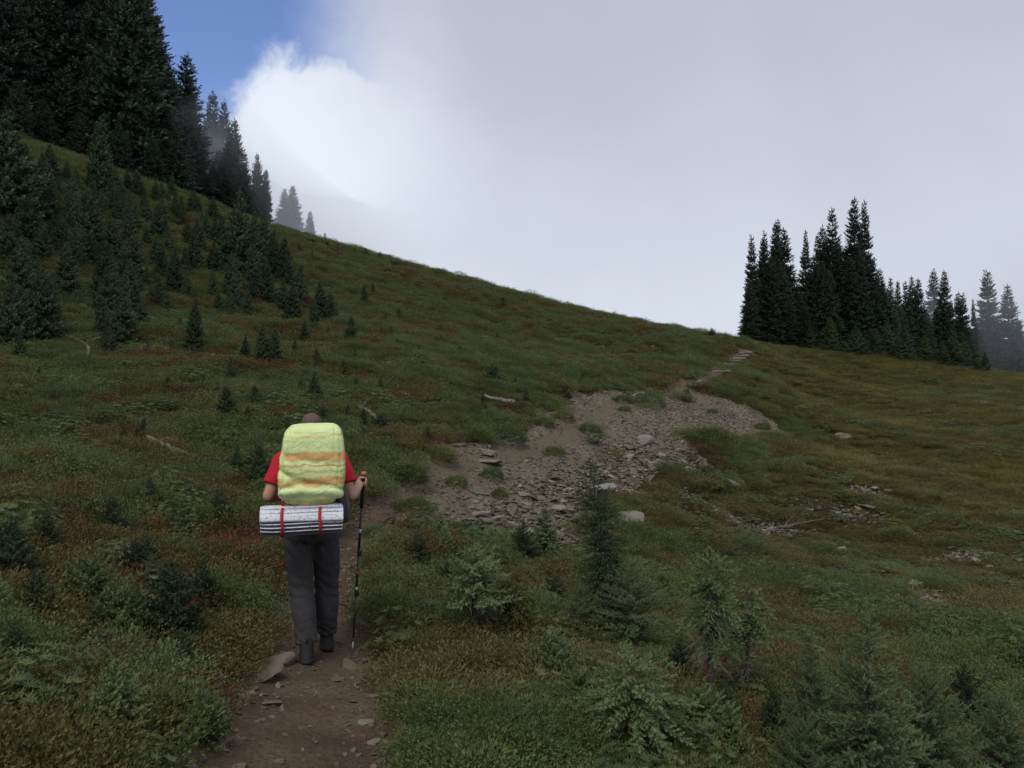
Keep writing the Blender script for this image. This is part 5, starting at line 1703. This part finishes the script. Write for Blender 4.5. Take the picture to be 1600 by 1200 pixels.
# head: skull, jaw, nose, ears
b.ball(HEAD + [0, 0.0, 0.015], (0.076, 0.096, 0.088), 22, 14)
b.ball(HEAD + [0, 0.035, -0.055], (0.058, 0.062, 0.062), 18, 10)
b.ball(HEAD + [0, 0.098, -0.02], (0.013, 0.018, 0.026), 10, 8)
for sx_ in (-1, 1):
    b.ball(HEAD + [0.079 * sx_, 0.0, -0.012], (0.010, 0.020, 0.032), 12, 8)
    b.ball(HEAD + [0.03 * sx_, 0.086, 0.012], (0.018, 0.008, 0.009), 10, 6)
b.ball(HEAD + [0, 0.094, -0.055], (0.022, 0.008, 0.008), 10, 6)
# arms
for SH, EL, WR in ((SH_R, EL_R, WR_R), (SH_L, EL_L, WR_L)):
    chain(b, [SH + [0, 0, 0.0], 0.5 * (SH + EL), EL], [0.058, 0.050, 0.042])
    chain(b, [EL, EL + 0.35 * (WR - EL), WR], [0.043, 0.043, 0.028])
# legs
for HP, KN, AN in ((HP_L, KN_L, AN_L), (HP_R, KN_R, AN_R)):
    chain(b, [HP, 0.5 * (HP + KN), KN], [0.088, 0.075, 0.055])
    chain(b, [KN, KN + 0.35 * (AN - KN) + [0, -0.02, 0], AN], [0.055, 0.056, 0.036])
    b.ball(AN + [0, 0.07, -0.065], (0.036, 0.115, 0.03), 14, 8)


# hands: palm, four fingers curled round the grip, thumb from the side
def hand(mb, wr, grip_c, axis, side_):
    axis = unit(np.asarray(axis, float))
    wr = np.asarray(wr, float); grip_c = np.asarray(grip_c, float)
    f = unit(grip_c - wr)
    f = unit(f - axis * (f @ axis))
    s = np.cross(axis, f) * side_            # outward
    palm = grip_c + s * 0.030 - f * 0.012
    chain(mb, [wr, 0.5 * (wr + palm), palm], [0.028, 0.031, 0.030])
    for k in range(4):
        o = palm + axis * (0.030 - 0.020 * k) + f * 0.012
        Lf = (0.95, 1.05, 1.0, 0.82)[k]
        angs = np.linspace(0.1, 3.6 * Lf, 7)
        pts_ = [grip_c + axis * (0.030 - 0.020 * k) + (s * math.cos(a) + f * math.sin(a)) * 0.026 for a in angs]
        chain(mb, [o - f * 0.01] + pts_, [0.0115] + list(np.linspace(0.0105, 0.008, 7)), 8, 2)
    o = palm + axis * 0.02 - f * 0.015
    chain(mb, [o, o + axis * 0.025 - s * 0.012, grip_c + axis * 0.048 - f * 0.02 - s * 0.006, grip_c + axis * 0.052 + f * 0.012 - s * 0.014], [0.014, 0.0125, 0.011, 0.0085], 8, 3)


POLE_TOP_R = np.array([0.388, 0.245, 1.30])
POLE_TIP_R = np.array([0.315, 0.30, 0.03])
_px, _py = HX + 0.315 * math.cos(YAW) - 0.30 * math.sin(YAW), HD + 0.30 * math.cos(YAW) + 0.315 * math.sin(YAW)
POLE_TIP_R[2] = h1(_px, _py) - HZ + 0.005
ax_r = unit(POLE_TOP_R - POLE_TIP_R)
GRIP_R = POLE_TOP_R - ax_r * 0.075
POLE_TOP_L = np.array([-0.205, 0.275, 1.22])
POLE_TIP_L = np.array([-0.17, 0.52, 0.0])
_px, _py = HX - 0.17 * math.cos(YAW) - 0.52 * math.sin(YAW), HD + 0.52 * math.cos(YAW) - 0.17 * math.sin(YAW)
hand(b, WR_R, GRIP_R, ax_r, 1)
hand(b, WR_L, np.array([-0.205, 0.265, 1.145]), (0.02, -0.15, 1), -1)
body = remesh(b, 0.0065, 3, [M['skin']], 'body')
link('body', body, hiker)

# close cropped hair: a shell over the skull, ragged at the edge
hm = MB(); hm.ball(HEAD + [0, -0.002, 0.017], (0.0775, 0.0975, 0.0895), 30, 20)
me = hm.mesh('hair', [M['hair']], True)
import bmesh
bm = bmesh.new(); bm.from_mesh(me)
bmesh.ops.delete(bm, geom=[f for f in bm.faces if (lambda c: c[2] < -0.055 or (c[1] > 0.035 and c[2] < 0.045))(np.array(f.calc_center_median()) - HEAD)], context='FACES')
bm.to_mesh(me); bm.free()
link('hair', me, hiker)

# t-shirt
b = MB()
b.loft([((0, 0.0, 0.93), 0.172, 0.125), ((0, 0.005, 1.0), 0.172, 0.125), ((0, 0.015, 1.12), 0.168, 0.122), ((0, 0.03, 1.26), 0.182, 0.128),
        ((0, 0.045, 1.38), 0.192, 0.122), ((0, 0.055, 1.455), 0.16, 0.10), ((0, 0.065, 1.50), 0.075, 0.072), ((0, 0.07, 1.505), 0.05, 0.05)], 26, 2.5)
for SH, EL in ((SH_R, EL_R), (SH_L, EL_L)):
    e = SH + (EL - SH) * 0.70
    chain(b, [SH + [-0.05 * np.sign(SH[0]), 0, 0.0], SH, SH + (EL - SH) * 0.4], [0.066, 0.072, 0.072])
    b.tube(np.array([SH, SH + (EL - SH) * 0.35, e]), [0.072, 0.073, 0.076], 18)
me = remesh(b, 0.008, 3, [M['red_shirt']], 't_shirt')
V = get_co(me); N_ = get_no(me)
V += N_ * ((fbm(V[:, 0] * 14, V[:, 1] * 14, V[:, 2] * 9, seed=71) - 0.5) * 0.02)[:, None]
set_co(me, V)
link('t_shirt', me, hiker)

# trousers
b = MB()
b.loft([((0.0, 0.0, 0.83), 0.10, 0.09), ((0.0, 0.0, 0.86), 0.165, 0.12), ((0, 0.0, 0.92), 0.182, 0.132), ((0, 0.0, 1.0), 0.170, 0.125), ((0, 0.005, 1.05), 0.160, 0.118)], 26, 2.4)
for HP, KN, AN, cw in ((HP_L, KN_L, AN_L, 0.074), (HP_R, KN_R, AN_R, 0.074)):
    cuff = AN + (KN - AN) * 0.06
    pts_ = [HP + [0, 0, 0.02], HP + (KN - HP) * 0.35, KN, KN + (cuff - KN) * 0.45 + [0, -0.02, 0], cuff + (KN - cuff) * 0.12, cuff]
    rd = [0.100, 0.102, 0.087, 0.085, 0.080, 0.079]
    t = np.linspace(0, 5, 41)
    q = np.stack([np.interp(t, np.arange(6), np.array(pts_)[:, i]) for i in range(3)], 1)
    for _ in range(3):
        q[1:-1] = 0.5 * q[1:-1] + 0.25 * (q[:-2] + q[2:])
    b.tube(q, np.interp(t, np.arange(6), rd), 20)
me = remesh(b, 0.0085, 4, [M['trousers']], 'trousers')
V = get_co(me); N_ = get_no(me)
zz = V[:, 2]
low = 1 - sstep(zz, 0.10, 0.32)
mid = np.exp(-((zz - 0.50) / 0.12) ** 2)
wr_ = (fbm(V[:, 0] * 7, V[:, 1] * 7, zz * 5, seed=72) - 0.5) * 0.024
wr_ += -0.006 * (1 - np.abs(np.sin(9 * zz + V[:, 0] * 22 + 7 * fbm(V[:, 0] * 5, V[:, 1] * 5, zz * 4, seed=76))) ** 0.5)
wr_ += low * np.sin(zz * 95 + V[:, 0] * 50 + 14 * fbm(V[:, 0] * 12, V[:, 1] * 12, zz * 7, seed=73)) * 0.0045
wr_ += mid * np.sin(zz * 75 + V[:, 0] * 40 + 12 * fbm(V[:, 0] * 8, V[:, 1] * 8, zz * 4, seed=74)) * 0.0035
wr_ += np.exp(-((zz - 0.82) / 0.1) ** 2) * np.sin(zz * 60 - np.abs(V[:, 0]) * 70 + 4 * fbm(V[:, 0] * 8, V[:, 1] * 8, zz * 4, seed=75)) * 0.004
V += N_ * wr_[:, None]
set_co(me, V)
link('trousers', me, hiker)

# boots
for AN, yawb in ((AN_L, -0.08), (AN_R, 0.06)):
    g = AN[2] - 0.10
    e_ = np.array([AN[0], AN[1], g])
    b = MB()
    b.loft([(e_ + [0, -0.005, 0.19], 0.050, 0.058), (e_ + [0, -0.005, 0.12], 0.049, 0.062), (e_ + [0, 0.02, 0.085], 0.050, 0.090), (e_ + [0, 0.055, 0.055], 0.052, 0.135),
            (e_ + [0, 0.06, 0.028], 0.053, 0.147), (e_ + [0, 0.06, 0.018], 0.050, 0.145)], 22, 2.5)
    me = remesh(b, 0.0075, 3, [M['boot']], 'boot')
    bo = link('boot', me, hiker)
    b = MB()
    b.loft([(e_ + [0, 0.06, -0.004], 0.050, 0.146), (e_ + [0, 0.06, 0.004], 0.056, 0.153), (e_ + [0, 0.06, 0.026], 0.056, 0.153), (e_ + [0, 0.06, 0.03], 0.05, 0.147)], 26, 2.6)
    for k in range(6):
        b.add(np.array([(x_, y_, z_) for x_ in (-0.05, 0.05) for y_ in (-0.01, 0.012) for z_ in (-0.012, 0.0)]) + e_ + [0, -0.06 + 0.05 * k, 0.0],
              np.array([(0, 1, 3, 2), (4, 6, 7, 5), (0, 4, 5, 1), (2, 3, 7, 6), (0, 2, 6, 4), (1, 5, 7, 3)]))
    so = link('sole', b.mesh('sole', [M['sole']]), bo)
    b = MB()
    b.tube([e_ + [0, -0.068, 0.15], e_ + [0, -0.080, 0.17], e_ + [0, -0.064, 0.19]], 0.005, 6)
    link('pull_loop', b.mesh('pull_loop', [M['black']]), bo)

# ------------------------------------------------------------------ the backpack under its rain cover
pack = empty('backpack', (HX, HD, HZ), YAW)
tag(pack, 'large backpack under a lime and orange striped rain cover on the hiker back', 'backpack')
PC = np.array([0.0, -0.30, 1.42])


def cover_mesh():
    n = 46
    g = np.linspace(-1, 1, n)
    bm = bmesh.new()
    bmesh.ops.create_cube(bm, size=2)
    bmesh.ops.subdivide_edges(bm, edges=bm.edges[:], cuts=44, use_grid_fill=True)
    me = bpy.data.meshes.new('rain_cover'); bm.to_mesh(me); bm.free()
    V = get_co(me)
    p = 7.0
    nr = (np.abs(V) ** p).sum(1) ** (1 / p)
    V = V / nr[:, None]
    x, y, z = V.T
    wt = np.interp(z, [-1, -0.8, -0.4, 0.2, 0.8, 1], [0.88, 1.02, 1.06, 1.0, 0.88, 0.80])
    dp = np.interp(z, [-1, -0.6, 0, 0.7, 1], [0.95, 1.12, 1.05, 0.9, 0.72])
    X_ = x * 0.212 * wt + 0.018 * sstep(z, -1, 0.3) * (x > 0)
    Y_ = y * 0.155 * dp
    Z_ = z * 0.268 + 0.012 * x - 0.02 * (1 - np.abs(x)) * (z < -0.5)
    V = np.stack([X_, Y_, Z_], 1)
    set_co(me, V)
    N_ = get_no(me)
    # folds: cloth pulled into diagonal and sagging creases, deepest at the lower left corner
    w_ = V[:, 2] * 26 + V[:, 0] * 10 + 9.0 * fbm(V[:, 0] * 5 + 3, V[:, 1] * 5, V[:, 2] * 5, seed=81)
    fold = 1 - np.abs(np.sin(w_ * 0.8)) ** 0.7
    corner = np.clip(1.2 - np.hypot(V[:, 0] + 0.17, (V[:, 2] + 0.14) * 0.8) / 0.22, 0, 1)
    sag = np.exp(-((V[:, 2] + 0.06) / 0.12) ** 2)
    dsp = -0.015 * fold * (0.12 + 0.9 * corner + 0.8 * sag * (fbm(V[:, 0] * 6, V[:, 1] * 6, V[:, 2] * 6, seed=84)))
    dsp += (fbm(V[:, 0] * 9, V[:, 1] * 9, V[:, 2] * 9, seed=82) - 0.5) * 0.012
    w2 = V[:, 0] * 34 + V[:, 2] * 10 + 5 * fbm(V[:, 0] * 6, V[:, 1] * 6, V[:, 2] * 6, seed=83)
    dsp += -0.010 * (1 - np.abs(np.sin(w2)) ** 0.6) * sstep(np.abs(V[:, 0]), 0.12, 0.2)
    dsp += -0.006 * np.exp(-((np.abs(V[:, 0]) - 0.150 - 0.03 * (V[:, 2] < 0)) / 0.005) ** 2) * (V[:, 1] < -0.05)
    dsp += -0.005 * np.exp(-((V[:, 2] - 0.215) / 0.005) ** 2) * (V[:, 1] < -0.05)
    # sagging pocket line a third of the way up
    arc = V[:, 2] + 0.115 + 0.25 * V[:, 0] ** 2 * 4
    dsp += -0.014 * np.exp(-(arc / 0.014) ** 2) * (V[:, 1] < 0) + 0.010 * np.exp(-((arc + 0.04) / 0.03) ** 2) * (V[:, 1] < 0)
    V += N_ * dsp[:, None]
    set_co(me, V)
    me.polygons.foreach_set('use_smooth', np.ones(len(me.polygons), bool))
    me.materials.append(M['cover'])
    return me


rc = link('rain_cover', cover_mesh(), pack, PC)
rc.rotation_euler = (0.10, 0.02, 0)
# the pack itself: back panel and harness between cover and back
b = MB()
b.loft([((0, -0.155, 1.02), 0.11, 0.03), ((0, -0.16, 1.06), 0.155, 0.05), ((0, -0.165, 1.3), 0.165, 0.06), ((0, -0.15, 1.55), 0.15, 0.05), ((0, -0.145, 1.62), 0.11, 0.03)], 20, 4)
link('back_panel', b.mesh('back_panel', [M['greybag']], True), pack)
for sx_ in (-1, 1):
    b = MB()
    b.tube([(0.09 * sx_, -0.11, 1.53), (0.115 * sx_, 0.0, 1.555), (0.125 * sx_, 0.12, 1.50), (0.13 * sx_, 0.185, 1.36), (0.15 * sx_, 0.14, 1.2), (0.155 * sx_, 0.0, 1.10), (0.13 * sx_, -0.12, 1.06)], 0.03, 8, flat=0.35)
    link('shoulder_strap', b.mesh('shoulder_strap', [M['greybag']], True), pack)
b = MB()
a = np.linspace(-2.9, 2.9, 26) + math.pi / 2
b.tube(np.c_[0.20 * np.cos(a), 0.145 * np.sin(a), np.full(26, 1.02)], 0.035, 8, flat=0.4)
link('hip_belt', b.mesh('hip_belt', [M['greybag']], True), pack)
# dark pouch hanging at the right hip
b = MB()
b.loft([((0.218, -0.19, 0.99), 0.02, 0.03), ((0.222, -0.19, 1.005), 0.042, 0.055), ((0.222, -0.19, 1.08), 0.05, 0.065), ((0.212, -0.19, 1.17), 0.042, 0.058), ((0.20, -0.19, 1.24), 0.03, 0.04), ((0.195, -0.19, 1.26), 0.012, 0.02)], 18, 2.4)
me = b.mesh('side_pouch', [M['greybag']], True)
V = get_co(me); N_ = get_no(me)
set_co(me, V + N_ * ((fbm(V[:, 0] * 25, V[:, 1] * 25, V[:, 2] * 18, seed=91) - 0.5) * 0.012)[:, None])
sp_ = link('side_pouch', me, pack)
b = MB(); b.tube([(0.245, -0.246, 1.00), (0.252, -0.252, 1.08), (0.24, -0.246, 1.17), (0.222, -0.225, 1.235)], 0.003, 5)
link('seam_cord', b.mesh('seam_cord', [M['twigwood']]), sp_)

# ------------------------------------------------------------------ folded foam pad strapped below the pack
pad = empty('foam_pad', (HX, HD, HZ), YAW)
tag(pad, 'silver and grey folded foam sleeping pad strapped under the backpack', 'sleeping pad')
PX, PY, PZ, PL = -0.058, -0.345, 1.035, 0.268
# the folded layers: eight slats of foam, each a rounded sheet lying on the next
spec_ = []                      # (height of the layer's middle, half thickness, material) from the bottom up
z_ = -0.093
for k in range(13):
    dark = k < 11 and k % 2 == 1
    hh_ = 0.0036 if dark else (0.0085 if k < 11 else 0.014)
    spec_.append((z_ + hh_, hh_, dark)); z_ += 2 * hh_ + 0.0006
ztop = z_
for k, (zc, hh_, dark) in enumerate(spec_):
    f = (zc + 0.093) / (ztop + 0.093) * 2 - 1
    dpt = 0.100 * math.sqrt(max(0.05, 1 - (abs(f) * 0.93) ** 2.3)) * (0.955 if dark else 1.0)
    b = MB()
    n = 30
    xs = np.linspace(-PL, PL, n)
    pr = np.random.default_rng(900 + k)
    rings = []
    for i in range(n):
        j = 0.003 * math.sin(i * 1.3 + k * 2) + pr.normal(0, 0.0016)
        e_ = 1 - 0.06 * (abs(xs[i]) / PL) ** 8
        strapdip = 1 - 0.03 * sum(math.exp(-((xs[i] - q) / 0.02) ** 2) for q in (-0.128, 0.118))
        rings.append(((PX + xs[i] * (0.985 + 0.015 * math.cos(f * 1.4)), PY + j, PZ + zc * e_ + 0.004 * math.sin(xs[i] * 9)), (dpt + j) * strapdip * e_, hh_ * e_, np.array([0, 1., 0]), np.array([0, 0, 1.])))
    b.loft(rings, 18, 3.0)
    link('foam_layer', b.mesh('foam_layer', [M['padgrey'] if dark or k == 0 else M['pad']], True), pad)
# upper wrap: the top sheet folded over the back face of the upper layers
b = MB()
aa = np.linspace(0.06, 1.55, 12)
outer = [(-0.104 * math.cos(q), 0.101 * math.sin(q)) for q in aa]
n = 40
xs = np.linspace(-PL - 0.003, PL + 0.003, n)
V, Q = [], []
for i, x_ in enumerate(xs):
    for (y_, z_) in outer:
        V.append((PX + x_, PY + y_, PZ + z_))
    for (y_, z_) in outer[::-1]:
        V.append((PX + x_, PY + y_ * 0.94, PZ + z_ * 0.94))
m_ = 24
for i in range(n - 1):
    for j in range(m_):
        Q.append((i * m_ + j, i * m_ + (j + 1) % m_, (i + 1) * m_ + (j + 1) % m_, (i + 1) * m_ + j))
V = np.array(V)
V[:, 1:] += (fbm(V[:, 0] * 30, V[:, 1] * 30, V[:, 2] * 30, seed=95)[:, None] - 0.5) * 0.006
b.add(V, np.array(Q))
link('top_sheet', b.mesh('top_sheet', [M['pad']], True), pad)
for sxp in (-0.128, 0.118):
    b = MB()
    a = np.linspace(0, 2 * np.pi, 37)
    sq = lambda v: np.sign(v) * np.abs(v) ** 0.85
    loop = np.c_[np.full(37, PX + sxp), PY + 0.110 * sq(np.cos(a)), PZ + 0.108 * sq(np.sin(a))]
    V, Q = [], []
    for i in range(37):
        for dx in (-0.0095, 0.0095):
            for k_ in (1.0, 0.975):
                V.append((loop[i][0] + dx + 0.003 * math.sin(i * 0.7), PY + (loop[i][1] - PY) * k_, PZ + (loop[i][2] - PZ) * k_))
    for i in range(36):
        o = i * 4
        for (p_, q_) in ((0, 2), (2, 3), (3, 1), (1, 0)):
            Q.append((o + p_, o + q_, o + 4 + q_, o + 4 + p_))
    b.add(np.array(V), np.array(Q))
    st = link('strap', b.mesh('strap', [M['redstrap']]), pad)
    b = MB()
    b.tube([(PX + sxp, PY + 0.01, PZ + 0.106), (PX + sxp - 0.004, PY + 0.06, PZ + 0.15), (PX + sxp, PY + 0.11, PZ + 0.17)], 0.008, 6, flat=0.25)
    link('strap_end', b.mesh('strap_end', [M['redstrap']]), st)

# ------------------------------------------------------------------ the walking pole
pole = empty('trekking_pole', (HX, HD, HZ), YAW)
tag(pole, 'black trekking pole with orange knob held in the hiker right hand', 'walking pole')
T0, T1 = POLE_TOP_R, POLE_TIP_R
L_ = np.linalg.norm(T0 - T1)
pt = lambda s: T0 + (T1 - T0) * s / L_
b = MB(); b.tube([pt(0.005), pt(0.02), pt(0.05), pt(0.10), pt(0.13), pt(0.26)], [0.015, 0.019, 0.015, 0.016, 0.0155, 0.0135], 12)
gr = link('grip', b.mesh('grip', [M['cork']], True), pole)
b = MB(); b.tube([pt(-0.016), pt(-0.012), pt(0.004), pt(0.012)], [0.010, 0.019, 0.021, 0.016], 14)
link('knob', b.mesh('knob', [M['orange']], True), gr)
b = MB(); b.tube([pt(0.25), pt(0.62)], [0.0095, 0.0095], 10)
link('upper_shaft', b.mesh('upper_shaft', [M['shaft']], True), pole)
b = MB(); b.tube([pt(0.60), pt(0.93)], [0.008, 0.008], 10)
link('middle_shaft', b.mesh('middle_shaft', [M['shaft']], True), pole)
b = MB(); b.tube([pt(0.90), pt(L_ - 0.06)], [0.0068, 0.0062], 10)
link('lower_shaft', b.mesh('lower_shaft', [M['shaft']], True), pole)
for s in (0.60, 0.905):
    b = MB(); b.tube([pt(s - 0.025), pt(s - 0.02), pt(s + 0.02), pt(s + 0.025)], [0.010, 0.013, 0.013, 0.010], 10)
    b.tube([pt(s - 0.015) + [0.014, -0.006, 0], pt(s + 0.02) + [0.018, -0.006, 0]], 0.005, 6)
    link('lock', b.mesh('lock', [M['black']]), pole)
for s, mt in ((0.42, 'steel'), (0.74, 'shaft_red'), (0.86, 'steel'), (0.88, 'shaft_red')):
    b = MB(); b.tube([pt(s), pt(s + 0.03)], [0.0099 if s < 0.6 else 0.0084] * 2, 10)
    link('band', b.mesh('band', [M[mt]]), pole)
b = MB(); b.tube([pt(L_ - 0.085), pt(L_ - 0.08), pt(L_ - 0.075), pt(L_ - 0.07)], [0.008, 0.024, 0.024, 0.008], 14)
link('basket', b.mesh('basket', [M['black']]), pole)
b = MB(); b.tube([pt(L_ - 0.07), pt(L_ - 0.015), pt(L_)], [0.0062, 0.005, 0.0025], 8)
link('tip', b.mesh('tip', [M['steel']]), pole)
b = MB(); b.tube([pt(0.03), pt(0.05) + [-0.03, 0.01, 0], pt(0.10) + [-0.045, -0.01, 0], pt(0.145) + [-0.03, -0.03, 0], pt(0.13) + [0.01, -0.03, 0], pt(0.05) + [0.012, -0.012, 0]], 0.008, 6, flat=0.25)
link('wrist_strap', b.mesh('wrist_strap', [M['black']]), pole)

#MORE
